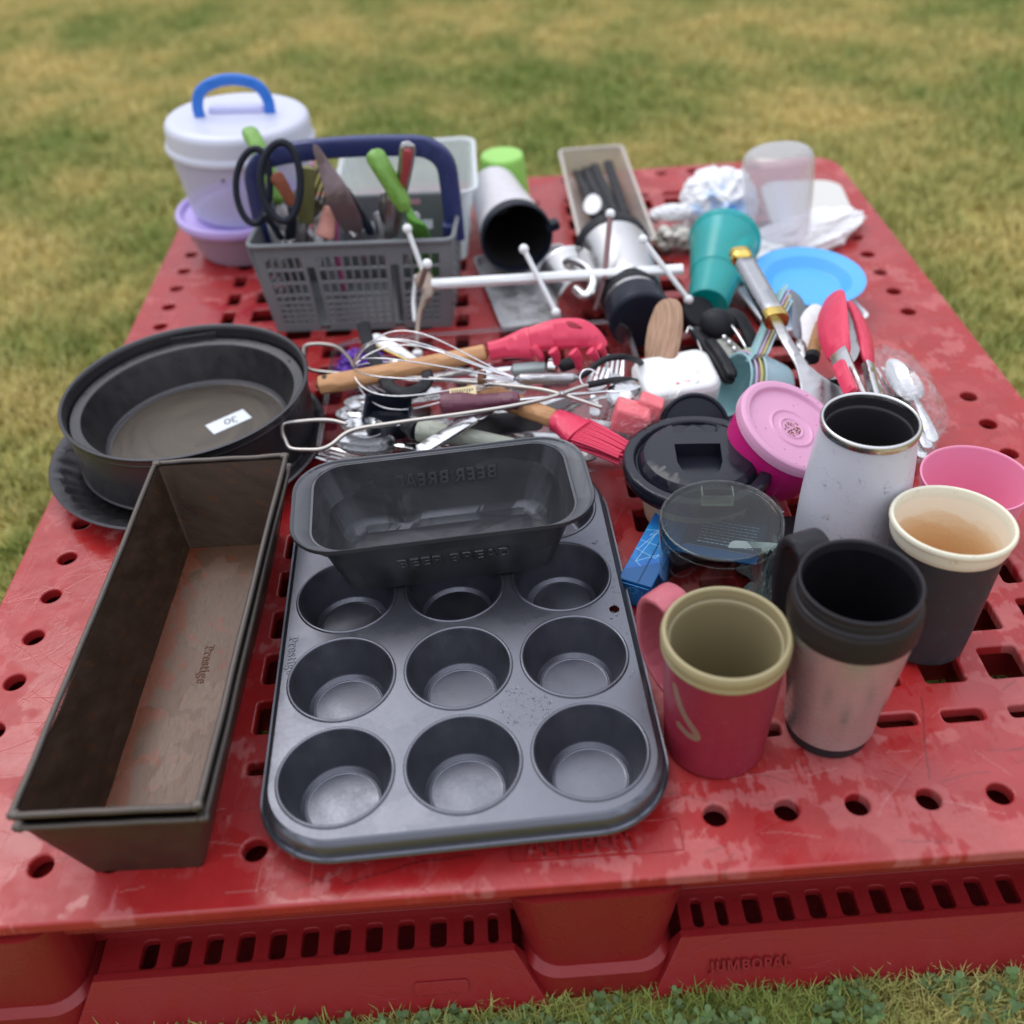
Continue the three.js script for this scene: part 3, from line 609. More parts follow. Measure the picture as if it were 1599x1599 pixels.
// ================= mugs and tubs at the right =================
// a strap handle: from the wall out, down and back in, in the upright plane through dir
function strap(base, dir, pts, hw, th, o = {}) {
  const d = V(dir[0], 0, dir[1]).normalize(), side = V(-d.z, 0, d.x);
  return sweep(pts.map(([r, y]) => V(base.x + d.x * r, base.y + y, base.z + d.z * r)), [hw, th], { up: side.clone().cross(V(0, 0, 1)).lengthSq() > 0 ? V(0, 0, 0).crossVectors(side, V(0, 1, 0)).normalize() : V(0, 1, 0), e: 4, round: 0, n: 48, ...o });
}
function strapHandle(base, dir, pts, hw, th, n = 44) {
  const d = V(dir[0], 0, dir[1]).normalize(), side = V(-d.z, 0, d.x);
  const c = new THREE.CatmullRomCurve3(pts.map(([r, y]) => V(base.x + d.x * r, base.y + y, base.z + d.z * r)), false, 'centripetal');
  const rows = [];
  for (let j = 0; j <= n; j++) {
    const p = c.getPointAt(j / n), t = c.getTangentAt(j / n), nn = V(0, 0, 0).crossVectors(t, side).normalize();
    rows.push([...Array(20).keys()].map(i => { const a = i / 20 * 6.28318, ca = Math.cos(a), sa = Math.sin(a); return p.clone().addScaledVector(side, hw * Math.sign(ca) * Math.abs(ca) ** 0.4).addScaledVector(nn, th * Math.sign(sa) * Math.abs(sa) ** 0.5); }));
  }
  return grid(rows, { capA: true, capB: true, crease: 0.8 });
}
const dirty = (a, b, amount = 0.18, seed = 0) => at(tex(256, 256, (u, v) => { const k = sstep(0.55 - amount, 0.95 - amount, 0.5 + 0.55 * grime((u + seed) % 1, v) + 0.35 * fine(u, v)); return a.map((q, i) => lerp(q, b[i], k)); }, { srgb: true }), 7, 7);
const P = (map, rough, o = {}) => new THREE.MeshStandardMaterial({ map, roughness: rough * 1.35, roughnessMap: at(roughTex, 7), bumpMap: at(scratch, 7), bumpScale: 0.0002, side: THREE.DoubleSide, ...o });

{ // crimson mug with an olive lining
  const b = V(0.0980, D, 0.4855);
  const t = thing('mug', 'scuffed crimson plastic mug with an olive lining and pink handle, front right', 'mug', b);
  const skin = canvasTex(1024, 512, (x, w, h) => {
    x.fillStyle = '#8a2136'; x.fillRect(0, 0, w, h);
    const r = rng(3);
    for (let k = 0; k < 900; k++) { x.fillStyle = `rgba(${190 + r() * 30},${90 + r() * 40},${100 + r() * 40},${0.03 + 0.10 * r()})`; x.beginPath(); x.ellipse(r() * w, r() * h, 1 + 16 * r() * r(), 1 + 7 * r() * r(), r() * 3, 0, 6.3); x.fill(); }
    for (let k = 0; k < 500; k++) { x.strokeStyle = `rgba(60,15,20,${0.1 + 0.2 * r()})`; x.lineWidth = 0.6 + r(); x.beginPath(); const a = r() * w, c = r() * h; x.moveTo(a, c); x.lineTo(a + (r() - 0.5) * 26, c + (r() - 0.5) * 20); x.stroke(); }
    x.strokeStyle = 'rgba(134,116,92,0.85)'; x.lineWidth = 24; x.lineCap = 'round';
    x.beginPath(); x.moveTo(w * 0.825, h * 0.13); x.bezierCurveTo(w * 0.845, h * 0.25, w * 0.86, h * 0.29, w * 0.895, h * 0.36); x.bezierCurveTo(w * 0.925, h * 0.45, w * 0.885, h * 0.44, w * 0.845, h * 0.40); x.stroke();
  });
  L(t, 'body', unitUv(lathe([[0, 0.0005], [0.0345, 0.0005], [0.0368, 0.003], [0.0418, 0.103], [0.0415, 0.106]], 0.0015, 96)), P(skin, 0.46, { roughnessMap: at(roughTex, 2), bumpMap: at(scratch, 2) }));
  const olive = M(C3(0.26, 0.215, 0.115), 0.42, { scale: 2 });
  L(t, 'rim', lathe([[0.0412, 0.1035], [0.0432, 0.1035], [0.0438, 0.1065], [0.0428, 0.1082], [0.0438, 0.110], [0.0442, 0.1145], [0.043, 0.118], [0.0413, 0.1188], [0.0397, 0.1175], [0.0392, 0.112]], 0.001, 96), M(C3(0.33, 0.272, 0.145), 0.4, { scale: 8 }));
  L(t, 'lining', lathe([[0.0393, 0.1125], [0.0387, 0.109], [0.0372, 0.1085], [0.0365, 0.106], [0.0308, 0.008], [0.0285, 0.005], [0, 0.005]], 0.0012, 96), olive);
  L(t, 'handle', strapHandle(V(0, 0, 0), [-0.034, -0.047], [[0.0402, 0.101], [0.047, 0.1085], [0.058, 0.1095], [0.066, 0.105], [0.0705, 0.094], [0.070, 0.068], [0.062, 0.044], [0.048, 0.030], [0.0375, 0.025]], 0.0122, 0.0030), M(C3(0.44, 0.10, 0.13), 0.5, { scale: 8 }));
}
{ // steel travel mug with a black collar
  const b = V(0.1835, D, 0.4815);
  const t = thing('travel_mug', 'brushed steel travel mug with black collar, foot and handle, open, front right', 'travel mug', b);
  const brushed = new THREE.MeshPhysicalMaterial({ color: C3(0.50, 0.525, 0.505), metalness: 0.74, roughness: 0.40, roughnessMap: at(tex(64, 512, (u, v) => 0.72 + 0.2 * n2(3, v * 200) + 0.12 * n2(u * 6, v * 20)), 5, 5), anisotropy: 0.6, bumpMap: at(scratch, 3), bumpScale: 0.00015, side: THREE.DoubleSide });
  L(t, 'foot', lathe([[0, 0.0005], [0.0285, 0.0005], [0.0302, 0.002], [0.0312, 0.010], [0.0312, 0.0125]], 0.001, 96), MT.blackSoft);
  L(t, 'body', lathe([[0.0305, 0.0115], [0.0325, 0.013], [0.0335, 0.035], [0.0366, 0.062], [0.0402, 0.096], [0.0424, 0.119]], 0.006, 96), brushed);
  const collar = M(C3(0.024, 0.018, 0.017), 0.46, { scale: 8, bump: 0.0004, phys: true, specularIntensity: 0.3 });
  L(t, 'collar', lathe([[0.0420, 0.1185], [0.0436, 0.119], [0.0439, 0.127], [0.0427, 0.138], [0.0408, 0.1400]], 0.002, 96), collar);
  L(t, 'threaded_neck', lathe([[0.0405, 0.139], [0.0412, 0.1405], [0.0412, 0.1418], [0.0396, 0.1425], [0.0394, 0.1455], [0.0402, 0.1468], [0.0394, 0.148], [0.0394, 0.1505], [0.0402, 0.1518], [0.0398, 0.1535], [0.0385, 0.154], [0.0372, 0.1525], [0.0365, 0.146]], 0.0007, 96), M(C3(0.02, 0.018, 0.022), 0.36, { scale: 8, phys: true, specularIntensity: 0.45 }));
  L(t, 'inside', lathe([[0.0366, 0.1465], [0.036, 0.12], [0.032, 0.06], [0.028, 0.01], [0, 0.007]], 0.002, 72), M(C3(0.009, 0.008, 0.01), 0.45, { scale: 8, phys: true, specularIntensity: 0.4 }));
  L(t, 'handle', strapHandle(V(0, 0, 0), [-0.017, -0.050], [[0.0412, 0.129], [0.052, 0.140], [0.061, 0.1405], [0.068, 0.133], [0.071, 0.118], [0.067, 0.08], [0.056, 0.045], [0.040, 0.034]], 0.0135, 0.0042), M(C3(0.02, 0.019, 0.022), 0.42, { scale: 8, phys: true, specularIntensity: 0.4 }));
}
{ // cream rimmed mug in a dark sleeve
  const b = V(0.2810, D - 0.001, 0.4030);
  const t = thing('mug', 'black sleeved mug with a thick cream rim and tan stained inside, right edge', 'mug', b);
  t.quaternion.setFromUnitVectors(V(0, 1, 0), V(0.0045, 0.12, -0.0088).normalize());
  L(t, 'sleeve', lathe([[0, 0.0005], [0.030, 0.0005], [0.0335, 0.0035], [0.036, 0.03], [0.0412, 0.104], [0.0415, 0.107]], 0.004, 96), P(dirty([0.165, 0.165, 0.185], [0.24, 0.235, 0.245], 0.0), 0.62));
  const cream = P(dirty([0.885, 0.865, 0.78], [0.66, 0.57, 0.42], -0.12), 0.34);
  L(t, 'rim', lathe([[0.0402, 0.1045], [0.0418, 0.105], [0.0432, 0.109], [0.0443, 0.1165], [0.0452, 0.1175], [0.0452, 0.1195], [0.0445, 0.1211], [0.0432, 0.1218], [0.0418, 0.1208], [0.0408, 0.117], [0.0402, 0.113]], 0.0012, 96), cream);
  const tea = canvasTex(1024, 512, (x, w, h) => {          // tea stain with a ragged upper edge on a cream lining
    x.fillStyle = '#ecdfc9'; x.fillRect(0, 0, w, h);
    const r = rng(17);
    for (let k = 0; k < 26; k++) { x.fillStyle = `rgba(208,160,108,${0.11})`; x.beginPath(); x.moveTo(0, h); for (let i = 0; i <= 64; i++) x.lineTo(i / 64 * w, h * (0.10 + 0.011 * k + 0.03 * n2(i / 64 * 5 + k * 0.13, k * 0.2) + 0.015 * n2(i * 0.6, k))); x.lineTo(w, h); x.fill(); }
    for (let k = 0; k < 500; k++) { x.fillStyle = `rgba(150,100,60,${0.03 + 0.06 * r()})`; x.beginPath(); x.ellipse(r() * w, h * (0.12 + 0.88 * r()), 1 + 12 * r() * r(), 1 + 5 * r() * r(), 0, 0, 6.3); x.fill(); }
  });
  L(t, 'lining', unitUv(lathe([[0, 0.010], [0.026, 0.010], [0.0285, 0.013], [0.0345, 0.07], [0.0403, 0.1135]], 0.003, 96)), P(tea, 0.4, { roughnessMap: null, roughness: 0.4, bumpMap: null }));
}
{ // white travel mug
  const b = V(0.2420, D, 0.3175);
  const t = thing('travel_mug', 'tall white travel mug with steel rim and black inside, beside the pink lid', 'travel mug', b);
  L(t, 'body', lathe([[0, 0.0005], [0.039, 0.0005], [0.0425, 0.004], [0.0432, 0.045], [0.0428, 0.08], [0.0402, 0.120], [0.0373, 0.146], [0.0369, 0.1542]], 0.012, 96), P(dirty([0.80, 0.805, 0.845], [0.45, 0.44, 0.45], -0.1, 0.3), 0.34));
  L(t, 'steel_rim', lathe([[0.0367, 0.1535], [0.0380, 0.154], [0.0382, 0.1575], [0.0377, 0.1598], [0.0363, 0.1610], [0.0348, 0.160], [0.0341, 0.1565]], 0.0012, 96), M(C3(0.60, 0.585, 0.575), 0.26, { metal: 1, scale: 4, bump: 0.0002 }));
  L(t, 'inside', lathe([[0.03415, 0.157], [0.0339, 0.1495], [0.0323, 0.1485], [0.0319, 0.146], [0.0312, 0.06], [0.026, 0.012], [0, 0.01]], 0.0012, 96), M(C3(0.026, 0.024, 0.027), 0.36, { scale: 8, phys: true, specularIntensity: 0.45 }));
}
{ // pink beaker
  const t = thing('cup', 'plain pink plastic cup standing empty at the far right edge', 'cup', V(0.362, D, 0.281));
  L(t, 'wall', lathe([[0, 0.0005], [0.034, 0.0005], [0.0358, 0.002], [0.0452, 0.060], [0.0462, 0.0622], [0.0448, 0.0632], [0.0436, 0.0618], [0.0345, 0.004], [0, 0.003]], 0.0012, 96), new THREE.MeshPhysicalMaterial({ color: C3(0.86, 0.30, 0.46), roughness: 0.4, transmission: 0.15, thickness: 0, side: THREE.DoubleSide }));
}
{ // smoky jar, upside down
  const t = thing('jar', 'clear smoky plastic jar standing upside down between the crimson mug and black lid', 'jar', V(0.1262, D, 0.3445));
  const smoke = clearM(C3(0.50, 0.56, 0.535), 0.04);
  L(t, 'wall', lathe([[0.0435, 0.001], [0.0448, 0.0005], [0.0455, 0.002], [0.0488, 0.088], [0.0485, 0.0915], [0.0475, 0.0928]], 0.001, 110), smoke);
  L(t, 'end', lathe([[0.0475, 0.0928], [0.0462, 0.0932], [0.0448, 0.0918], [0, 0.0916]], 0.001, 110), smoke);
  L(t, 'moulded_ring', new THREE.TorusGeometry(0.0478, 0.0011, 10, 120).rotateX(Math.PI / 2).translate(0, 0.0932, 0), clearM(C3(0.88, 0.90, 0.88), 0.12));
  L(t, 'moulded_ring', new THREE.TorusGeometry(0.0486, 0.0006, 8, 120).rotateX(Math.PI / 2).translate(0, 0.085, 0), clearM(C3(0.88, 0.90, 0.88), 0.12));
  const tab = merge([T(rbox(0.0016, 0.011, 0.013, 0.0006), -0.0125, 0.0865, -0.037), T(rbox(0.0016, 0.011, 0.013, 0.0006), 0.0125, 0.0865, -0.037), T(rbox(0.0265, 0.0018, 0.0022, 0.0006), 0, 0.082, -0.0305), T(rbox(0.0265, 0.010, 0.0014, 0.0005), 0, 0.0865, -0.0305)]);
  L(t, 'catch', tab.rotateY(-0.12), clearM(C3(0.92, 0.97, 0.86), 0.25, { ior: 1.7 }));
}
{ // tub with a black moulded lid
  const t = thing('storage_tub', 'round cream tub with a large glossy black lid, behind the smoky jar', 'food tub', V(0.1315, D, 0.2275));
  L(t, 'body', lathe([[0, 0.0005], [0.043, 0.0005], [0.046, 0.003], [0.056, 0.058], [0.054, 0.058], [0, 0.05]], 0.001, 72), M(C3(0.62, 0.50, 0.35), 0.5, { scale: 3 }));
  const lidMat = M(C3(0.011, 0.012, 0.020), 0.22, { scale: 6, phys: true, specularIntensity: 0.75 });
  let lid = lathe([[0, 0.052], [0.0585, 0.052], [0.0592, 0.049], [0.0655, 0.049], [0.0672, 0.053], [0.0672, 0.063], [0.0655, 0.0652], [0.0578, 0.0655], [0.0563, 0.0640], [0.0552, 0.0598], [0.0540, 0.0598], [0.0526, 0.0650], [0.0480, 0.0702], [0.036, 0.0720], [0, 0.0726]], 0.0012, 120);
  const ev = new Evaluator(); ev.attributes = ['position', 'normal', 'uv'];
  const closed = mergeVertices(lid, 1e-6);
  const dsh = [[-0.0205, 0.0185], [0.0205, 0.0185], [0.0198, -0.008], [0.0162, -0.0205], [0.009, -0.0265], [-0.009, -0.0265], [-0.0162, -0.0205], [-0.0198, -0.008]];
  const pocket = plate(shapeOf(dsh), 0.03, 0).rotateX(-Math.PI / 2).translate(0, 0.0575, 0.0075);
  const notch = plate(shapeOf(rrect(0.0205, 0.0115, 0.003)), 0.03, 0).rotateX(-Math.PI / 2).translate(0, 0.0640, -0.0400);
  let r1 = ev.evaluate(new Brush(closed), new Brush(pocket), SUBTRACTION);
  r1 = ev.evaluate(r1, new Brush(notch), SUBTRACTION);
  const turn = -0.10;
  L(t, 'lid', toCreasedNormals(clean(r1.geometry), 0.5).rotateY(turn), lidMat);
  const flap = sweep([V(-0.009, 0.0655, -0.0435), V(0, 0.0672, -0.0395), V(0.009, 0.0655, -0.0435)], [0.0085, 0.0014], { round: 0.4, n: 20 });
  L(t, 'vent_flap', flap.rotateY(turn), lidMat);
}
{ // magenta tub leaning to the right
  const C = V(0.2182,0.236,0.2184), n = V(0.36, 0.9, 0.22).normalize();
  const t = thing('storage_tub', 'round magenta tub with a pale pink ringed lid, leaning beside the white travel mug', 'food tub', C.clone().addScaledVector(n, -0.058));
  t.quaternion.setFromUnitVectors(V(0, 1, 0), n);
  L(t, 'body', lathe([[0, 0], [0.041, 0], [0.0435, 0.002], [0.0512, 0.048], [0.050, 0.052], [0.048, 0.050], [0, 0.01]], 0.0012, 90), new THREE.MeshPhysicalMaterial({ color: C3(0.60, 0.012, 0.19), roughness: 0.4, side: THREE.DoubleSide }));
  L(t, 'lid', lathe([[0, 0.0535], [0.0095, 0.0535], [0.0112, 0.0552], [0.0128, 0.0535], [0.0185, 0.0538], [0.0205, 0.0558], [0.0225, 0.0538], [0.040, 0.0542], [0.0425, 0.0548], [0.0445, 0.0592], [0.0495, 0.0600], [0.0528, 0.0585], [0.0535, 0.054], [0.0535, 0.049], [0.0522, 0.0485], [0.0515, 0.053], [0, 0.0515]], 0.0012, 100), new THREE.MeshPhysicalMaterial({ color: C3(0.70, 0.34, 0.52), roughness: 0.42, roughnessMap: at(roughTex, 1), transmission: 0.12, thickness: 0, side: THREE.DoubleSide }));
  const r = rng(6), cr = [];
  for (let k = 0; k < 70; k++) { const a = r() * 6.28, d = 0.009 * Math.sqrt(r()); cr.push(new THREE.IcosahedronGeometry(0.0003 + 0.0005 * r(), 0).scale(1.4, 0.6, 1).rotateY(r() * 3).translate(Math.cos(a) * d + 0.002, 0.0540, Math.sin(a) * d + 0.001)); }
  for (let k = 0; k < 26; k++) { const a = r() * 6.28, d = 0.05 * Math.sqrt(r()); cr.push(new THREE.IcosahedronGeometry(0.0003 + 0.0002 * r(), 0).translate(Math.cos(a) * d, d > 0.043 ? 0.0598 : 0.0543, Math.sin(a) * d)); }
  L(t, 'crumb', merge(cr), M(C3(0.22, 0.09, 0.04), 0.9)).userData.kind = 'stuff';
}
{ // loose black lid
  const n = V(-0.05, 0.62, 0.72).normalize();
  const t = thing('lid', 'plain matt black round lid propped up behind the big glossy black lid', 'lid', V(0.1431,0.195,0.1552));
  t.quaternion.setFromUnitVectors(V(0, 1, 0), n);
  L(t, 'disc', lathe([[0, 0], [0.028, 0], [0.029, -0.006], [0.0335, -0.006], [0.034, 0.002], [0.033, 0.004], [0.031, 0.0045], [0.029, 0.0025], [0, 0.0025]], 0.001, 80), MT.navyBlack);
}
{ // blue carton
  const A = V(0.0579,0.178,0.3416), B = V(0.104,0.178,0.2573), d = B.clone().sub(A); d.y = 0; d.normalize();
  const t = thing('carton', 'narrow blue printed carton lying between the muffin tin and the smoky jar', 'box', V(0, 0, 0));
  const print = canvasTex(512, 256, (x, w, h) => {
    x.fillStyle = '#0b5793'; x.fillRect(0, 0, w, h);
    const r = rng(14), pts = [...Array(26).keys()].map(() => [r() * w, r() * h]);
    for (let k = 0; k < 40; k++) { const a = pts[(r() * 26) | 0], b = pts[(r() * 26) | 0], c = pts[(r() * 26) | 0]; if (Math.hypot(a[0] - b[0], a[1] - b[1]) > 220) continue; x.fillStyle = `rgba(${20 + r() * 30},${110 + r() * 40},${190 + r() * 30},0.35)`; x.beginPath(); x.moveTo(...a); x.lineTo(...b); x.lineTo(...c); x.fill(); }
    x.strokeStyle = 'rgba(190,220,240,0.8)'; x.lineWidth = 2;
    for (let k = 0; k < 34; k++) { const a = pts[(r() * 26) | 0], b = pts[(r() * 26) | 0]; if (Math.hypot(a[0] - b[0], a[1] - b[1]) > 200) continue; x.beginPath(); x.moveTo(...a); x.lineTo(...b); x.stroke(); }
  });
  const card = new THREE.MeshStandardMaterial({ map: print, roughness: 0.42, side: THREE.DoubleSide });
  const g = rbox(0.135, 0.028, 0.030, 0.0012, 2), uv = g.attributes.uv, p = g.attributes.position;
  for (let i = 0; i < uv.count; i++) uv.setXY(i, p.getX(i) / 0.14 + 0.5, (p.getZ(i) + p.getY(i)) / 0.07 + 0.5);
  const body = basis(g, A.clone().addScaledVector(d, 0.066).add(V(0.002, -0.0138, 0)), d, V(0, 1, 0));
  W(t, 'box', body, card);
  const side = V(-d.z, 0, d.x);
  W(t, 'tuck_flap', basis(rbox(0.0012, 0.024, 0.026, 0.0004), A.clone().addScaledVector(d, -0.003).add(V(0.002, -0.0142, 0)), d, V(0, 1, 0)), card);
  W(t, 'seam', basis(rbox(0.133, 0.0006, 0.0012, 0.0002, 1), A.clone().addScaledVector(d, 0.066).addScaledVector(side, 0.002).add(V(0.002, 0.0003, 0)), d, V(0, 1, 0)), M(C3(0.005, 0.05, 0.14), 0.5));
  // the printed card under the jar
  const c = thing('printed_card', 'dark blue printed card lying seen through the smoky jar', 'card', V(0, 0, 0));
  const text = canvasTex(512, 256, (x, w, h) => {
    x.fillStyle = '#0d2a4c'; x.fillRect(0, 0, w, h); x.fillStyle = '#155a96'; x.fillRect(0, 0, w * 0.13, h); x.fillRect(0, h * 0.8, w, h * 0.2);
    x.fillStyle = 'rgba(215,225,235,0.85)'; const r = rng(4);
    for (let j = 0; j < 8; j++) { let a = w * 0.3; while (a < w * 0.92) { const l = 6 + 22 * r(); x.fillRect(a, 26 + j * 20, Math.min(l, w * 0.92 - a), 6); a += l + 6; } }
    x.fillRect(w * 0.2, h * 0.78, w * 0.75, 2);
  });
  const q = rbox(0.078, 0.002, 0.052, 0.0006, 1), qu = q.attributes.uv, qp = q.attributes.position;
  for (let i = 0; i < qu.count; i++) qu.setXY(i, qp.getX(i) / 0.078 + 0.5, 0.5 - qp.getZ(i) / 0.052);
  W(c, 'card', q.rotateZ(0.04).rotateY(-0.42).translate(0.137, D + 0.03, 0.298), new THREE.MeshStandardMaterial({ map: text, roughness: 0.4 }));
}

// ================= clear tray of utensils =================
function crumple(C, rx, ry, rz, amp, seed, det = 5, freq = 1) {      // a crumpled film or cloth: sharp ridges all over a flattened lump
  const g = mergeVertices(new THREE.IcosahedronGeometry(1, 30 + det * 4).deleteAttribute('uv').deleteAttribute('normal'));
  const p = g.attributes.position, v = V(0, 0, 0);
  for (let i = 0; i < p.count; i++) {
    v.fromBufferAttribute(p, i).normalize();
    let d = 0, a = 1, f = 1.25 * freq;
    for (let k = 0; k < det; k++) { d += a * (0.5 - Math.abs(n3(v.x * f + seed, v.y * f - seed, v.z * f + seed * 2))); a *= 0.46; f *= 1.85; }
    const s = 1 + amp * d; v.multiplyScalar(s);
    const y = v.y < 0 ? Math.max(v.y, -0.75) : v.y;
    p.setXYZ(i, C.x + v.x * rx, C.y + y * ry, C.z + v.z * rz);
  }
  g.computeVertexNormals(); return g;
}
function sheet(C, w, d, h, seed, n = 56) {             // a sheet of film pushed up into folds, thick enough to have two faces
  const at = (i, j, low) => {
    const u = i / n * 2 - 1, v = j / n * 2 - 1, edge = Math.max(0, 1 - u ** 4) * Math.max(0, 1 - v ** 4);
    const wx = u + 0.25 * n2(u * 1.3 + seed, v * 1.3), wz = v + 0.25 * n2(u * 1.3, v * 1.3 + seed);
    const f = 1 - Math.abs(n2(wx * 1.5 + seed, wz * 1.1)) * 1.3, g = 1 - Math.abs(n2(wx * 3.6, wz * 2.6 + seed)) * 1.4;
    return V(C.x + w * wx * 0.5, C.y + h * edge * (0.25 + 0.55 * f + 0.28 * g) - (low ? 0.0008 : 0), C.z + d * wz * 0.5);
  };
  const rows = [];
  for (let j = 0; j <= n; j++) rows.push([...Array(n + 1).keys()].map(i => at(i, j, 0)));
  for (let j = n; j >= 0; j--) rows.push([...Array(n + 1).keys()].map(i => at(i, j, 1)));
  return grid(rows, { closed: false, crease: 0.9 });
}
{
  const t = thing('tray', 'shallow clear plastic tray heaped with utensils, behind the embossed loaf tin', 'tray', V(-0.0585, D, 0.055));
  L(t, 'pan', rings([[0.155, 0.1005, 0.022, 0.0006], [0.157, 0.1025, 0.024, 0.002], [0.1625, 0.1085, 0.026, 0.046], [0.1655, 0.1115, 0.029, 0.0475], [0.1655, 0.1115, 0.029, 0.0445], [0.1645, 0.1105, 0.028, 0.0445], [0.1645, 0.1105, 0.028, 0.0468], [0.1618, 0.1078, 0.0255, 0.0455], [0.156, 0.1015, 0.023, 0.0022]], { n: 10, side: 8, capA: true, capB: true, crease: 0.6 }), clearM(C3(0.90, 0.88, 0.89), 0.07));
  L(t, 'rim', wire(rrect(0.1655, 0.1115, 0.029, 8, 4).map(([x, z]) => V(x, 0.0475, z)), 0.0019, { closed: true, seg: 200, rad: 8 }), clearM(C3(0.80, 0.79, 0.82), 0.14, { ior: 1.5 }));
}
// pasta server with wooden handle
{
  const t = thing('pasta_server', 'crimson silicone slotted pasta server with a long wooden handle, on top of the tray', 'pasta server');
  W(t, 'handle', sweep([V(-0.2304,0.214,0.0599), V(-0.1386,0.225,0.0583), V(-0.0497,0.233,0.0493)], s => [lerp(0.0098, 0.0088, s), lerp(0.0098, 0.0085, s)], { round: 0.03, n: 36 }), wood);
  W(t, 'hanging_hole', basis(new THREE.CylinderGeometry(0.0027, 0.0027, 0.0206, 16), V(-0.2191,0.2152,0.0585), V(1, 0.05, -0.06), V(0, 1, 0.25)), M(C3(0.03, 0.018, 0.012), 0.8));
  const up = V(0, 0.66, 0.75);
  W(t, 'neck', sweep([V(-0.0511,0.233,0.0497), V(-0.0258,0.237,0.0493), V(-0.0047,0.241,0.0503)], s => [lerp(0.0102, 0.0165, sstep(0.2, 1, s)), lerp(0.0098, 0.0065, s)], { round: 0.02, up, n: 24 }), MT.redSilicone);
  W(t, 'head', sweep([V(-0.0157,0.239,0.0466), V(0.0041,0.244,0.0478), V(0.0267,0.249,0.052), V(0.0471,0.248,0.0558), V(0.0594,0.243,0.0617), V(0.0659,0.236,0.0671)], s => [lerp(0.0130, 0.0158, sstep(0, 0.45, s)) * (1 - 0.55 * sstep(0.62, 1, s)), 0.0075 * (1 - 0.35 * sstep(0.6, 1, s))], { round: 0.05, up, n: 44 }), MT.redSilicone);
  for (const [a, b, c, w] of [[V(-0.0064,0.24,0.0559), V(0.0007,0.233,0.0615), V(0.0037,0.224,0.0609), 0.0056], [V(0.0133,0.244,0.0716), V(0.017,0.235,0.0708), V(0.0173,0.224,0.0713), 0.0062], [V(0.0326,0.245,0.0785), V(0.0382,0.235,0.0787), V(0.0398,0.222,0.0798), 0.0066], [V(0.0499,0.244,0.0781), V(0.0563,0.234,0.0772), V(0.0582,0.223,0.0779), 0.0058], [V(0.0597,0.243,0.0705), V(0.0651,0.234,0.0687), V(0.0664,0.227,0.0685), 0.0052]])
    W(t, 'tooth', sweep([a, b, c], s => [w * (1 - 0.5 * s), 0.0042 * (1 - 0.4 * s)], { round: 0.12, up, n: 16 }), MT.redSilicone);
  W(t, 'drain_slot', sweep([V(0.018,0.2555,0.0492), V(0.0321,0.2585,0.052), V(0.0458,0.257,0.0572)], s => [0.0042 * Math.sin(Math.PI * clamp(s, 0.06, 0.94)), 0.0012], { up: V(0, 0.75, 0.6), n: 16 }), M(C3(0.30, 0.01, 0.03), 0.6));
}
// balloon whisk
{
  const t = thing('whisk', 'steel balloon whisk with rusty collar lying across the pile in the clear tray', 'whisk');
  const G = V(-0.0275,0.233,0.1041), E = V(-0.1886,0.228,0.05), ax = E.clone().sub(G), len = ax.length(); ax.normalize();
  const u = V(0, 0, 0).crossVectors(ax, V(0, 1, 0)).normalize(), w = V(0, 0, 0).crossVectors(u, ax).normalize();
  for (let k = 0; k < 6; k++) {
    const f = k / 6 * Math.PI + 0.2, R = 0.041 * (0.88 + 0.14 * Math.sin(k * 2.3)), pts = [];
    for (let j = 0; j <= 40; j++) { const q = j / 40, s = q < 0.5 ? q * 2 : 2 - q * 2, side = q < 0.5 ? 1 : -1; const x = Math.pow(Math.sin(Math.PI / 2 * s), 0.8), r = R * Math.pow(Math.max(0, Math.sin(Math.PI * Math.pow(s, 1.5))), 0.75) * (s > 0.5 ? 1 : 1); const rr = r + 0.0022 * (1 - s);
      pts.push(G.clone().addScaledVector(ax, len * (1 - Math.pow(1 - s, 1.25))).addScaledVector(u, side * rr * Math.cos(f)).addScaledVector(w, side * rr * Math.sin(f))); }
    W(t, 'wire', wire(pts, 0.00072, { seg: 120, rad: 7 }), MT.chrome);
  }
  W(t, 'handle', sweep([G, V(0.0374,0.233,0.1108)], [0.0052, 0.0052], { round: 0.02, n: 10 }), MT.steelDull);
  W(t, 'rusty_collar', sweep([V(-0.0614,0.2335,0.0979), V(-0.0557,0.2335,0.0993)], [0.0078, 0.0072], { round: 0, n: 4 }), M(C3(0.17, 0.075, 0.035), 0.75));
  const hc = V(0.0455,0.233,0.1119); W(t, 'hanging_ring', wire([...Array(16).keys()].map(i => hc.clone().add(V(0.0085 * Math.cos(i / 16 * 6.2832), 0.006 * Math.sin(i / 16 * 6.2832), -0.006 * Math.sin(i / 16 * 6.2832)))), 0.001, { closed: true, seg: 40, rad: 6 }), MT.chrome);
}
// black hooked spatula handle
{
  const t = thing('hook_tool', 'black nylon tool with a large hook shaped end, under the whisk wires', 'kitchen tool');
  W(t, 'hook', sweep([V(-0.1899,0.212,-0.066), V(-0.1813,0.22,-0.0162), V(-0.1701,0.222,0.0305), V(-0.1586,0.22,0.0658), V(-0.1476,0.218,0.0855), V(-0.1319,0.218,0.0923), V(-0.119,0.22,0.0855), V(-0.1138,0.222,0.0727), V(-0.1167,0.226,0.063)], s => [lerp(0.0075, 0.0062, s), 0.0042], { e: 3.2, n: 60, up: V(0, 0.85, 0.5), round: 0.04 }), MT.blackSoft);
}
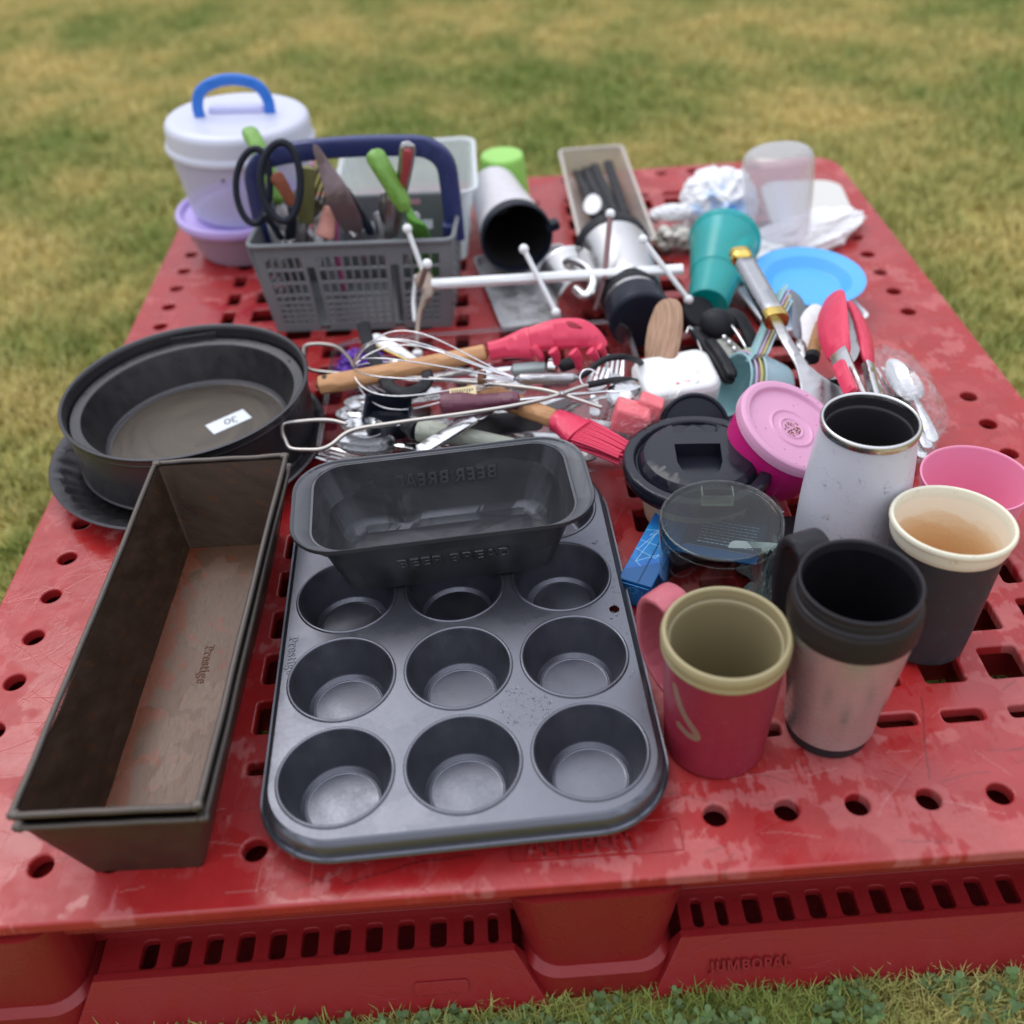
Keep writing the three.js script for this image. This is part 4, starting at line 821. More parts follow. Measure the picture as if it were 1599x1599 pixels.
// scoop with sage handle
{
  const t = thing('ladle', 'square black nylon ladle with a sage green handle, at the left of the tray', 'ladle');
  const B = V(-0.1581,0.184,0.1008);
  const g = rings([[0.017, 0.0165, 0.007, 0], [0.0205, 0.020, 0.008, 0.004], [0.0225, 0.0225, 0.006, 0.024], [0.0238, 0.0238, 0.0065, 0.0255], [0.0225, 0.0225, 0.006, 0.0262], [0.0208, 0.0208, 0.005, 0.0245], [0.0188, 0.0182, 0.007, 0.0052], [0.015, 0.015, 0.006, 0.0025]], { n: 6, capA: true, capB: true, crease: 0.6 });
  g.rotateX(0.15).rotateZ(-0.12).rotateY(-0.05).translate(B.x, B.y, B.z); W(t, 'bowl', g, MT.navyBlack);
  W(t, 'neck', sweep([V(-0.1376,0.205,0.1264), V(-0.131,0.206,0.133), V(-0.1219,0.207,0.142)], s => [lerp(0.008, 0.0128, s), lerp(0.006, 0.0118, s)], { round: 0.05 }), MT.black);
  W(t, 'handle', sweep([V(-0.1258,0.206,0.139), V(-0.1009,0.205,0.1472), V(-0.0702,0.202,0.1544), V(-0.0301,0.198,0.1644)], s => [lerp(0.0128, 0.0058, s), lerp(0.012, 0.0055, s)], { round: 0.05, n: 40 }), M(C3(0.36, 0.38, 0.31), 0.55, { scale: 8 }));
}
// plum handled opener
{
  const t = thing('bottle_opener', 'plum coloured plastic handle with a paper tag and thin steel shaft, crossing the tray', 'kitchen tool');
  W(t, 'handle', sweep([V(-0.1003,0.224,0.1258), V(-0.0865,0.225,0.128), V(-0.0647,0.226,0.1313), V(-0.0429,0.227,0.1324), V(-0.0225,0.228,0.1344)], s => [lerp(0.0125, 0.0078, sstep(0.2, 0.6, s)), lerp(0.0115, 0.0078, sstep(0.2, 0.6, s))], { e: 3, round: 0.05, n: 40 }), M(C3(0.115, 0.025, 0.048), 0.42, { scale: 8 }));
  W(t, 'paper_tag', basis(rbox(0.026, 0.010, 0.0012, 0.0006), V(-0.0774,0.236,0.1246), V(1, 0.02, -0.04), V(0, 0.5, -0.85)), new THREE.MeshStandardMaterial({ map: canvasTex(128, 64, (x, w, h) => { x.fillStyle = '#d9c79c'; x.fillRect(0, 0, w, h); x.fillStyle = '#54442f'; for (let k = 0; k < 9; k++) x.fillRect(10 + k * 12, 14, 6, 34 - (k % 3) * 8); }), roughness: 0.8 }));
  W(t, 'shaft', wire([V(-0.0232,0.228,0.1343), V(0.0191,0.228,0.1323), V(0.0616,0.227,0.1287)], 0.0019), MT.steel);
  W(t, 'tip', sweep([V(0.0591,0.227,0.129), V(0.0708,0.227,0.1255), V(0.084,0.226,0.1201), V(0.095,0.224,0.114)], s => [0.0026 + 0.0065 * Math.sin(Math.PI * Math.min(1, s * 0.8)), 0.0014], { e: 2.4, n: 18 }), MT.steel);
}
// wire tongs
{
  const t = thing('wire_tongs', 'long scissor tongs of grey steel wire with square loops and black coated grips', 'tongs');
  W(t, 'arm', wire([V(-0.1933,0.216,0.1346), V(-0.2064,0.216,0.1275), V(-0.2204,0.216,0.1246), V(-0.238,0.216,0.1245), V(-0.2547,0.216,0.1266), V(-0.2555,0.216,0.1351), V(-0.2494,0.216,0.1548), V(-0.2429,0.216,0.1679), V(-0.2278,0.216,0.1723), V(-0.2127,0.216,0.1727), V(-0.2039,0.217,0.1681), V(-0.1921,0.22,0.1573), V(-0.181,0.222,0.1536), V(-0.1416,0.225,0.152), V(-0.0678,0.231,0.1528), V(-0.0311,0.234,0.1518), V(-0.0003,0.236,0.1471), V(0.0172,0.237,0.1417), V(0.0346,0.237,0.1335), V(0.0474,0.236,0.1282)], 0.0021, { seg: 220, tension: 0.3 }), MT.wireGrey);
  W(t, 'arm', wire([V(-0.1997,0.206,0.0285), V(-0.2206,0.206,0.023), V(-0.2412,0.206,0.0151), V(-0.2478,0.206,0.0052), V(-0.2533,0.206,-0.0231), V(-0.253,0.206,-0.0366), V(-0.2454,0.206,-0.0389), V(-0.2294,0.206,-0.0359), V(-0.2156,0.207,-0.0255), V(-0.2002,0.21,0.0042), V(-0.1914,0.212,0.0278), V(-0.1773,0.214,0.0429), V(-0.1057,0.224,0.0793), V(-0.0417,0.23,0.1079), V(-0.0014,0.233,0.1265), V(0.0174,0.234,0.1394), V(0.0329,0.233,0.1492), V(0.0517,0.231,0.1606)], 0.0021, { seg: 220, tension: 0.3 }), MT.wireGrey);
  W(t, 'grip', wire([V(0.0443,0.236,0.1289), V(0.0603,0.235,0.1239), V(0.0776,0.222,0.1027), V(0.0908,0.21,0.0872), V(0.101,0.195,0.069)], 0.0033, { seg: 80 }), MT.blackSoft);
  W(t, 'grip', wire([V(0.0378,0.228,0.1007), V(0.0451,0.23,0.0979), V(0.0547,0.234,0.0914), V(0.0656,0.236,0.0854), V(0.08,0.236,0.0826), V(0.0933,0.226,0.0719), V(0.1053,0.21,0.0552), V(0.1115,0.195,0.0433)], 0.0033, { seg: 100 }), MT.blackSoft);
  W(t, 'rivet', ball(V(0.0169,0.239,0.1457), 0.0028), MT.steelDull);
}
// flat steel band
{
  const t = thing('knife', 'flat steel table knife handle slanting up against the rim of the loaf tin', 'knife');
  W(t, 'handle', sweep([V(-0.1223,0.216,0.1891), V(-0.0932,0.22,0.1679), V(-0.0672,0.221,0.1454)], [0.0078, 0.0021], { e: 5, round: 0.03, n: 20 }), MT.steel);
  W(t, 'blade', sweep([V(-0.071,0.2205,0.1484), V(-0.0463,0.216,0.119), V(-0.0194,0.208,0.0831)], [0.0085, 0.0009], { e: 3, round: 0.08, n: 20 }), MT.steel);
}
// basting brush
{
  const t = thing('basting_brush', 'crimson silicone basting brush with a wooden handle, beside the glossy black lid', 'basting brush');
  W(t, 'handle', sweep([V(-0.0716,0.204,0.0687), V(-0.049,0.208,0.092), V(-0.0214,0.213,0.1235), V(0.0107,0.216,0.1548)], s => [lerp(0.0118, 0.0092, s), lerp(0.0112, 0.009, s)], { round: 0.06, n: 36 }), wood);
  W(t, 'ferrule', sweep([V(0.0083,0.216,0.1535), V(0.0163,0.216,0.1609), V(0.0251,0.215,0.17), V(0.0317,0.214,0.1767)], s => [lerp(0.0105, 0.0195, s), lerp(0.010, 0.0068, s)], { round: 0.02, e: 2.6, n: 20 }), MT.redSilicone);
  const A = V(0.0306,0.214,0.1755), B = V(0.0687,0.206,0.1988), d = B.clone().sub(A), side = V(0, 0, 0).crossVectors(d, V(0, 1, 0)).normalize();
  const br = [], r = rng(21);
  for (let row = 0; row < 3; row++) for (let k = 0; k < 12; k++) { const q = (k - 5.5) / 5.5; const a = A.clone().addScaledVector(side, q * 0.0175).add(V(0, 0.004 - row * 0.004, 0)), b = A.clone().addScaledVector(d, 0.96 + 0.1 * r()).addScaledVector(side, q * 0.0125 + (r() - 0.5) * 0.003).add(V(0, 0.002 - row * 0.003 + (r() - 0.5) * 0.003, 0)); br.push(wire([a, between(a, b, 0.5).add(V(0, 0.001, 0)), b], 0.00135, { seg: 8, rad: 6 })); }
  W(t, 'bristles', merge(br), MT.redSilicone).userData.kind = 'stuff';
}
// white and gold handle, purple packet
{
  const t = thing('cake_server', 'white pointed handle with gold edging poking out under the whisk', 'cake server');
  W(t, 'handle', sweep([V(-0.1791,0.216,-0.0267), V(-0.1593,0.216,-0.009), V(-0.1244,0.212,0.0272)], s => [lerp(0.011, 0.003, s), 0.0038], { round: 0.05 }), MT.white);
  W(t, 'gold_edge', wire([V(-0.1764,0.218,-0.0095), V(-0.1591,0.2175,0.0067), V(-0.1273,0.2145,0.0333)], 0.0011), M(C3(0.62, 0.45, 0.13), 0.3, { metal: 1 }));
  W(t, 'blade', sweep([V(-0.1704,0.208,-0), V(-0.1457,0.208,0.0126), V(-0.0946,0.205,0.0328)], [0.0035, 0.001], { e: 3 }), MT.steel);
  const p = thing('packet', 'small crumpled purple foil packet at the rear left corner of the tray', 'packet');
  W(p, 'foil', crumple(V(-0.1934,0.178,-0.0278), 0.022, 0.017, 0.018, 0.5, 3.1), M(C3(0.17, 0.06, 0.46), 0.3, { metal: 0.3, scale: 8 }));
}
// loose pieces at the back of the tray
{
  const t = thing('can_opener', 'can opener with pale round handle and steel end cap, below the pasta server head', 'can opener');
  W(t, 'handle', sweep([V(-0.0303,0.216,0.0617), V(0.0093,0.217,0.0615)], [0.0068, 0.0068], { round: 0.02, n: 10 }), M(C3(0.36, 0.43, 0.42), 0.4, { scale: 8 }));
  W(t, 'end_cap', basis(new THREE.CylinderGeometry(0.0086, 0.0086, 0.008, 28), V(0.0139,0.217,0.0621), V(0, 1, 0), V(1, 0.05, 0.25)), MT.chrome);
  W(t, 'jaw', sweep([V(0.0201,0.214,0.0582), V(0.0335,0.216,0.0559), V(0.0447,0.218,0.0508)], s => [0.0075, 0.0042], { e: 4 }), MT.blackSoft);
  const k = thing('knife', 'bright flat steel knife blade lying below the crimson pasta server', 'knife');
  W(k, 'blade', sweep([V(-0.0672,0.213,0.0505), V(-0.0338,0.214,0.0494), V(-0.0016,0.214,0.0465)], [0.0052, 0.001], { e: 3, up: V(0, 0.8, 0.6) }), MT.chrome);
  W(k, 'handle', sweep([V(-0.1252,0.202,0.0425), V(-0.0943,0.208,0.0475), V(-0.0659,0.212,0.0491)], [0.005, 0.0028], {}), MT.steelDull);
  const s1 = thing('spatula', 'black printed plastic spatula blade lying low in the clear tray', 'spatula');
  W(s1, 'blade', sweep([V(-0.0935,0.184,0.1136), V(-0.0577,0.186,0.1122), V(0.0007,0.186,0.1098)], s => [lerp(0.022, 0.016, s), 0.0013], { e: 4, round: 0.08 }), MT.black);
}
function spoonThing(a, b, c, label, o = {}, group) { const t = thing('spoon', label, 'spoon', V(0, 0, 0), group); spoon(t, a, b, c, { mat: MT.steel, ...o }); return t; }
function forkThing(a, b, c, label, o = {}, group) { const t = thing('fork', label, 'fork', V(0, 0, 0), group); fork(t, a, b, c, { mat: MT.steel, ...o }); return t; }
spoonThing(V(-0.0967,0.184,0.0942), V(-0.1599,0.194,0.1146), V(-0.2021,0.2,0.1131), 'bright steel spoon bowl under the near wire loop of the tongs', { bw: 0.0165, depth: 0.007 });
spoonThing(V(-0.1033,0.185,0.0514), V(-0.1703,0.184,0.0671), V(-0.2147,0.183,0.0669), 'steel spoon bowl pointing left against the left wall of the tray', { bw: 0.016 });
spoonThing(V(-0.1039,0.18,0.029), V(-0.1716,0.182,0.0486), V(-0.2073,0.184,0.0479), 'steel spoon half hidden under the wooden handle, left of the black ladle', { bw: 0.013 });
forkThing(V(-0.1047,0.168,0.1528), V(-0.1865,0.172,0.1332), V(-0.2278,0.172,0.1184), 'steel fork with its tines at the near left corner of the tray', { w: 0.0125 });
spoonThing(V(-0.0846,0.18,0.1543), V(-0.1467,0.19,0.1389), V(-0.2063,0.195,0.1338), 'large steel serving spoon lying along the front wall of the tray', { bw: 0.019, depth: 0.008, hw: 0.008 });
forkThing(V(0.0858,0.17,0.0808), V(0.0763,0.182,0.0493), V(0.0873,0.186,0.0009), 'steel fork standing against the right rear corner of the tray', { w: 0.011 });
forkThing(V(0.0549,0.17,0.0883), V(0.055,0.18,0.058), V(0.0696,0.184,0.02), 'steel fork with upright tines beside the black coated tongs grips', { w: 0.011 });
spoonThing(V(-0.0338,0.168,0.13), V(0.0115,0.172,0.1303), V(0.0463,0.174,0.1638), 'dull steel spoon under the bristles of the crimson basting brush', { bw: 0.014, mat: MT.steelDull });
spoonThing(V(0.022,0.18,0.0868), V(0.0635,0.2,0.0987), V(0.0992,0.208,0.097), 'shiny steel spoon bowl next to the white ceramic box', { bw: 0.016 });
{
  const r = rng(31), g = 'loose cutlery in the clear tray', lab = 'piece of loose steel cutlery half buried in the clear tray under larger utensils';
  for (let k = 0; k < 6; k++) {
    const t = thing('knife', lab, 'cutlery', V(0, 0, 0), g), x = -0.16 + 0.19 * r(), z = -0.02 + 0.14 * r(), a = (r() - 0.5) * 1.1, y = D + 0.008 + 0.022 * r(), l = 0.075 + 0.02 * r();
    const P1 = V(x - Math.cos(a) * l, y, z - Math.sin(a) * l), P2 = V(x, y + 0.004, z), P3 = V(x + Math.cos(a) * l, y + 0.002, z + Math.sin(a) * l);
    for (const p of [P1, P3]) { p.x = clamp(p.x, -0.205, 0.085); p.z = clamp(p.z, -0.03, 0.145); }
    W(t, 'handle', sweep([P1, between(P1, P2, 0.5), P2], [0.0058, 0.002], { e: 3 }), MT.steel);
    W(t, 'blade', sweep([P2, between(P2, P3, 0.5), P3], s => [lerp(0.0045, 0.0075, s), 0.0008], { e: 3 }), MT.steel);
  }
}

// ================= heap at the right =================
{ // white ceramic box with scattered print
  const t = thing('ceramic_box', 'white glazed ceramic box with tiny red and black printed marks, wrapped in film', 'ceramic box', V(0.1402,0.186,0.0678));
  t.rotation.set(0.16, 0.14, 0.02); const K = 1.17;
  const china = M(C3(0.80, 0.80, 0.795), 0.16, { scale: 8 });
  const g = rings([[0.026, 0.020, 0.008, -0.018], [0.034, 0.025, 0.010, -0.014], [0.0355, 0.0265, 0.012, 0.014], [0.034, 0.0255, 0.012, 0.0185], [0.030, 0.022, 0.011, 0.0205], [0.010, 0.008, 0.004, 0.0215]], { n: 8, capA: true, capB: true, crease: 1.0 }).scale(K, 1, K);
  L(t, 'body', g, china);
  const r = rng(8), ink = M(C3(0.02, 0.02, 0.025), 0.6), pink = M(C3(0.62, 0.03, 0.09), 0.5);
  const dots = [], lines = [];
  for (const [x, z, s] of [[-0.008, -0.004, 0.0017], [-0.002, 0.008, 0.0019], [0.006, 0.017, 0.0030], [-0.004, 0.018, 0.0018]]) dots.push(new THREE.SphereGeometry(s, 12, 8).scale(1.3, 0.25, 0.8).translate(x, 0.0210, z));
  for (let k = 0; k < 16; k++) { const x = (k < 6 ? -0.014 : 0.012) + (r() - 0.5) * 0.018, z = (k < 6 ? 0.0 : 0.008) + (r() - 0.5) * 0.02, a = r() * 6.28, l = 0.001 + 0.0025 * r(); lines.push(wire([V(x, 0.0207, z), V(x + Math.cos(a) * l, 0.0209, z + Math.sin(a) * l), V(x + Math.cos(a + 0.7) * 2 * l, 0.0206, z + Math.sin(a + 0.7) * 2 * l)], 0.00028, { seg: 6, rad: 5 })); }
  L(t, 'printed_dot', merge(dots), pink).userData.kind = 'stuff';
  L(t, 'printed_sprig', merge(lines), ink).userData.kind = 'stuff';
}
{ // pink soap blocks in film
  const pk = M(C3(0.78, 0.155, 0.185), 0.5, { scale: 10, bump: 0.0006 });
  const a = thing('soap_block', 'large pink soap block wrapped in clear film, touching the basting brush', 'soap');
  const g = rbox(0.034, 0.024, 0.030, 0.0035, 4); bend(g, v => { const n = 1 + 0.09 * n3(v.x * 60, v.y * 60, v.z * 60); v.multiplyScalar(n); });
  W(a, 'block', basis(g, V(0.0814,0.212,0.1541), V(0.95, -0.25, 0.2), V(0.2, 0.95, -0.1)), pk);
  const b = thing('soap_block', 'small pink soap block beside the larger one, under the white ceramic box', 'soap');
  W(b, 'block', basis(rbox(0.024, 0.02, 0.022, 0.0028, 4), V(0.101,0.214,0.1423), V(0.9, -0.3, 0.3), V(0.2, 0.95, -0.1)), pk);
  const f = thing('film_wrap', 'crinkled clear film bag wrapped over the pink soap and ceramic box', 'plastic bag');
  W(f, 'film', crumple(V(0.0836,0.208,0.1519), 0.024, 0.020, 0.022, 0.26, 1.7, 4, 1.2), clearM(C3(0.985, 0.97, 0.97), 0.02));
  W(f, 'gathered_neck', (() => {
    const O = V(0.126,0.212,0.1273), rows = [];
    for (let j = 0; j <= 14; j++) { const s = j / 14, R = 0.003 + 0.014 * s * s + 0.003 * s; rows.push([...Array(64).keys()].map(i => { const q = i / 64 * 6.2832, rr = R * (1 + 0.32 * Math.sin(q * 9 + s * 2) * s + 0.15 * Math.sin(q * 17)); return O.clone().add(V(0.012 * s + rr * Math.cos(q), 0.016 * s + 0.35 * rr * Math.sin(q * 3) * s, -0.026 * s + rr * Math.sin(q) * 0.8)); })); }
    return grid(rows, { crease: 0.5 });
  })(), clearM(C3(0.985, 0.985, 0.985), 0.015));
}
{ // wooden paddle
  const t = thing('wooden_spoon', 'old wooden spoon blade standing upright behind the white ceramic box', 'wooden spoon');
  W(t, 'blade', sweep([V(0.1239,0.19,0.0681), V(0.1285,0.206,0.0445), V(0.1369,0.222,0.014), V(0.148,0.238,-0.0233)], s => [lerp(0.014, 0.019, sstep(0, 0.5, s)) * (1 - 0.25 * sstep(0.6, 1, s)), 0.005], { e: 2.4, up: V(-0.35, 0.55, 0.75), round: 0.16, n: 40 }), woodOld);
}
{ // black gadget
  const t = thing('kitchen_gadget', 'black handled folding kitchen gadget with a round knob and grey plate, behind the measuring cups', 'kitchen gadget');
  W(t, 'knob', basis(new THREE.SphereGeometry(0.02, 28, 20).scale(1.05, 0.85, 0.9), V(0.1996,0.21,-0.0084), V(1, -0.4, 0.3), V(0.3, 1, 0)), MT.blackSoft);
  W(t, 'arm', sweep([V(0.211,0.214,-0.0276), V(0.2208,0.214,-0.0176), V(0.2263,0.21,-0.0003), V(0.2306,0.2,0.03)], [0.0072, 0.005], { e: 3 }), MT.blackSoft);
  W(t, 'arm', sweep([V(0.1757,0.2,-0.0225), V(0.1828,0.2,0.0165), V(0.1902,0.198,0.0479), V(0.1964,0.19,0.078)], [0.0075, 0.005], { e: 3 }), MT.blackSoft);
  W(t, 'arm', sweep([V(0.1844,0.206,0.0136), V(0.1912,0.205,0.0467), V(0.1974,0.2,0.0816)], [0.006, 0.0045], { e: 3 }), MT.black);
  W(t, 'arm', sweep([V(0.2084,0.216,-0.0062), V(0.2136,0.214,0.0209), V(0.218,0.21,0.0448)], [0.0016, 0.0016], {}), MT.chrome);
  W(t, 'plate', sweep([V(0.1921,0.206,0.016), V(0.2066,0.203,0.0507)], [0.0135, 0.0022], { e: 6, n: 8 }), M(C3(0.30, 0.31, 0.27), 0.5));
  for (const p of [V(0.2032,0.21,0.0297), V(0.2057,0.21,0.043), V(0.2001,0.21,0.0187)]) W(t, 'screw', ball(p, 0.0032, 14), MT.chrome);
  W(t, 'wire_bail', wire([V(0.1662,0.2,-0.0128), V(0.17,0.203,-0.0195), V(0.1733,0.203,-0.0107), V(0.1749,0.2,0.022), V(0.1782,0.195,0.0413)], 0.0012), MT.steel);
  const c = thing('jar_stopper', 'black plastic jar stopper lying against the teal cup', 'stopper', V(0.1916,0.18,-0.0843));
  c.quaternion.setFromUnitVectors(V(0, 1, 0), V(0.2, 0.75, 0.6).normalize());
  L(c, 'cap', lathe([[0, 0.012], [0.017, 0.012], [0.019, 0.010], [0.0195, -0.008], [0.018, -0.008], [0.0175, 0.009], [0, 0.0095]], 0.001, 60), MT.blackSoft);
}
{ // nested measuring cups
  const low = V(0.1842,0.165,0.0795), high = V(0.2096,0.22,0.086), Aax = high.clone().sub(low).normalize();
  const N = V(-0.99, 0.08, 0.08); N.addScaledVector(Aax, -N.dot(Aax)).normalize();
  const side = V(0, 0, 0).crossVectors(Aax, N).normalize();
  const C0 = between(low, high, 0.5), end = V(0.2664,0.25,-0.0106);
  const cols = [[C3(0.36, 0.60, 0.62), 'teal'], [C3(0.66, 0.50, 0.70), 'lilac'], [C3(0.68, 0.62, 0.26), 'yellow'], [C3(0.52, 0.75, 0.83), 'light blue']];
  cols.forEach(([c, nm], k) => {
    const r = 0.033 + 0.0024 * k, C = C0.clone().addScaledVector(N, -0.0042 * k), dep = 0.030 + 0.0042 * k;
    const t = thing('measuring_cup', `pastel ${nm} plastic measuring cup, nested with three others behind the magenta tub`, 'measuring cup', C, 'nested pastel measuring cups');
    const m = new THREE.MeshPhysicalMaterial({ color: c, roughness: 0.42, roughnessMap: at(roughTex, 8), transmission: 0.12, thickness: 0, side: THREE.DoubleSide });
    W(t, 'cup', stand(lathe([[0, -dep], [r * 0.72, -dep], [r * 0.80, -dep + 0.003], [r - 0.001, -0.001], [r + 0.0012, 0], [r + 0.001, 0.0014], [r - 0.001, 0.0014], [r - 0.0022, 0], [r * 0.78, -dep + 0.0045], [r * 0.7, -dep + 0.0016], [0, -dep + 0.0016]], 0.0012, 64), C, N), m);
    const h0 = C.clone().addScaledVector(Aax, r - 0.001), h1 = end.clone().addScaledVector(N, -0.0046 * k).addScaledVector(Aax, -0.004 * k).addScaledVector(side, 0.002 * k);
    W(t, 'handle', sweep([h0, between(h0, h1, 0.5).addScaledVector(N, 0.001), h1], s => [0.0088 - 0.001 * k, 0.0015, 5], { up: N, round: 0.05, n: 24 }), m);
  });
}
{ // serving spoon with gold trimmed handle
  const t = thing('serving_spoon', 'big steel serving spoon with gold trimmed handle sticking up beside the teal cup', 'serving spoon');
  const hexm = M(C3(0.50, 0.50, 0.52), 0.28, { metal: 1, scale: 6 });
  W(t, 'handle', sweep([V(0.2342,0.256,-0.0635), V(0.2378,0.256,0.0677)], [0.0112, 0.0085, 3], { round: 0.015, n: 12 }), hexm);
  const gold = M(C3(0.72, 0.52, 0.14), 0.22, { metal: 1 });
  W(t, 'gold_cap', sweep([V(0.2335,0.256,-0.0856), V(0.2342,0.256,-0.0604)], [0.0116, 0.0088, 3], { round: 0.3, n: 12 }), gold);
  W(t, 'gold_cap', sweep([V(0.2375,0.256,0.056), V(0.2378,0.256,0.0727)], [0.0121, 0.0094, 3], { round: 0.1, n: 12 }), gold);
  W(t, 'shank', sweep([V(0.2369,0.256,0.0662), V(0.238,0.255,0.1068), V(0.2446,0.247,0.1367), V(0.2534,0.236,0.1586), V(0.2656,0.223,0.1774), V(0.2809,0.205,0.1993)], s => [lerp(0.0055, 0.043, sstep(0.42, 1, s)), lerp(0.0024, 0.0012, s)], { e: 3, round: 0.02, n: 50 }), MT.steelDull);
}
{ // red tongs
  const t = thing('tongs', 'steel kitchen tongs with crimson silicone jaws pointing up, behind the white travel mug', 'tongs');
  const up1 = V(-0.62, 0.48, 0.62).normalize();
  W(t, 'jaw', sweep([V(0.32,0.24,-0.0026), V(0.3014,0.248,0.0448), V(0.2905,0.25,0.0852), V(0.2856,0.248,0.1175), V(0.2864,0.243,0.1339)], s => [0.0168 * Math.pow(Math.sin(Math.PI * clamp(0.12 + 0.74 * s)), 0.7) + 0.001, 0.005], { up: up1, round: 0.1, n: 40, e: 2.4 }), MT.redSilicone);
  W(t, 'inner_plate', sweep([V(0.3271,0.234,0.0083), V(0.3186,0.238,0.0558), V(0.3044,0.24,0.1009), V(0.2916,0.24,0.1344)], s => [0.011 * Math.pow(Math.sin(Math.PI * clamp(0.1 + 0.8 * s)), 0.7), 0.0012], { up: V(-0.3, 0.7, 0.6), n: 26 }), MT.steelDull);
  W(t, 'jaw', sweep([V(0.3347,0.232,0.0045), V(0.3307,0.236,0.0476), V(0.3227,0.237,0.0925), V(0.3136,0.234,0.1302)], s => [0.012 * Math.pow(Math.sin(Math.PI * clamp(0.15 + 0.7 * s)), 0.6), 0.0042], { up: V(0.55, 0.6, 0.55), n: 34, e: 2.6 }), MT.redSilicone);
  W(t, 'jaw_flap', sweep([V(0.331,0.23,0.037), V(0.317,0.229,0.0905), V(0.309,0.224,0.1287)], s => [0.0105, 0.0022], { up: V(-0.3, 0.55, 0.75), n: 20 }), M(C3(0.42, 0.012, 0.035), 0.5));
  W(t, 'arm', sweep([V(0.2834,0.25,0.1217), V(0.2825,0.245,0.1634), V(0.2862,0.232,0.2126)], [0.0092, 0.0012, 6], { up: up1, round: 0.01 }), MT.steel);
  W(t, 'arm_edge', sweep([V(0.2918,0.25,0.1134), V(0.2905,0.245,0.1579), V(0.2939,0.232,0.2086)], [0.0012, 0.0055, 5], { up: up1, round: 0.01 }), MT.steel);
  W(t, 'grip', sweep([V(0.2764,0.2525,0.1478), V(0.2764,0.2495,0.1674), V(0.278,0.244,0.1881)], [0.0066, 0.0036, 4], { up: up1, round: 0.08 }), MT.redSilicone);
  W(t, 'arm', sweep([V(0.3132,0.236,0.1264), V(0.308,0.233,0.1593), V(0.305,0.222,0.214)], [0.005, 0.0045, 5], { up: V(0.4, 0.7, 0.6), round: 0.01 }), MT.steel);
}
{ // grey blade, white paddle, corn handle
  const s = thing('spatula', 'small grey rounded spatula blade in front of the blue plate', 'spatula');
  W(s, 'blade', sweep([V(0.2876,0.224,-0.0481), V(0.2871,0.225,-0.0201), V(0.2796,0.225,0.0204), V(0.2699,0.22,0.0562)], q => [0.0125 * Math.pow(Math.sin(Math.PI * clamp(0.12 + 0.6 * q)), 0.8), 0.0013], { up: V(0.3, 0.6, 0.7) }), M(C3(0.20, 0.22, 0.25), 0.35, { metal: 0.5 }));
  W(s, 'handle', sweep([V(0.2703,0.22,0.0499), V(0.2668,0.212,0.0861), V(0.2651,0.2,0.1259)], [0.0058, 0.004], {}), MT.steelDull);
  const p = thing('paddle', 'white plastic paddle leaning between the grey spatula and crimson tongs', 'paddle');
  W(p, 'blade', sweep([V(0.3118,0.22,-0.014), V(0.2876,0.222,0.0297), V(0.2729,0.216,0.0664)], q => [0.0135 * Math.pow(Math.sin(Math.PI * clamp(0.15 + 0.7 * q)), 0.7), 0.0016], { up: V(-0.1, 0.6, 0.75) }), MT.white);
  const k = thing('knife', 'short brown wooden knife handle poking out left of the crimson tongs', 'knife');
  W(k, 'handle', sweep([V(0.301,0.22,0.0216), V(0.2851,0.22,0.0584), V(0.2748,0.218,0.0823)], [0.0068, 0.0058], { round: 0.06 }), M(C3(0.40, 0.20, 0.07), 0.5, { scale: 20 }));
  W(k, 'end_cap', sweep([V(0.2777,0.2185,0.0762), V(0.2729,0.218,0.0869)], [0.0074, 0.0064], { round: 0.1, n: 8 }), MT.blackSoft);
  const u = thing('strainer', 'black wire rimmed strainer hidden low between the serving spoon and tongs', 'strainer');
  const c = V(0.2912,0.2,0.1064);
  W(u, 'rim', new THREE.TorusGeometry(0.024, 0.002, 10, 48).rotateX(1.1).rotateY(0.4).translate(c.x, c.y, c.z), MT.steel);
  W(u, 'bowl', new THREE.SphereGeometry(0.023, 30, 16, 0, 6.2832, Math.PI / 2, Math.PI / 2).scale(1, 0.7, 1).rotateX(-0.45).rotateY(0.4).translate(c.x, c.y - 0.001, c.z), MT.black);
  W(u, 'handle', wire([V(0.2985,0.21,0.1111), V(0.2945,0.206,0.1388), V(0.2913,0.2,0.1783)], 0.0022), MT.steel);
}
{ // cutlery in a clear bag
  forkThing(V(0.3619,0.176,0.1906), V(0.3622,0.18,0.1319), V(0.3557,0.184,0.0601), 'steel fork inside the clear bag at the right, its tines beside the tongs', { w: 0.0125 });
  forkThing(V(0.3559,0.17,0.1971), V(0.3527,0.174,0.1388), V(0.3462,0.178,0.0802), 'lower steel fork inside the clear bag at the right edge of the heap', { w: 0.0125 });
  spoonThing(V(0.3689,0.178,0.1839), V(0.3711,0.186,0.125), V(0.3691,0.192,0.056), 'steel spoon inside the clear bag, farthest right of the bagged cutlery', { bw: 0.016 });
  const t = thing('plastic_bag', 'crinkled clear plastic bag of cutlery behind the white travel mug', 'plastic bag');
  const g = crumple(V(0, 0, 0), 0.036, 0.024, 0.082, 0.26, 5.2, 4, 1.2); const c = V(0.362,0.176,0.1089);
  W(t, 'film', g.rotateY(-0.12).translate(c.x, c.y, c.z), clearM(C3(0.97, 0.97, 0.975), 0.05));
}
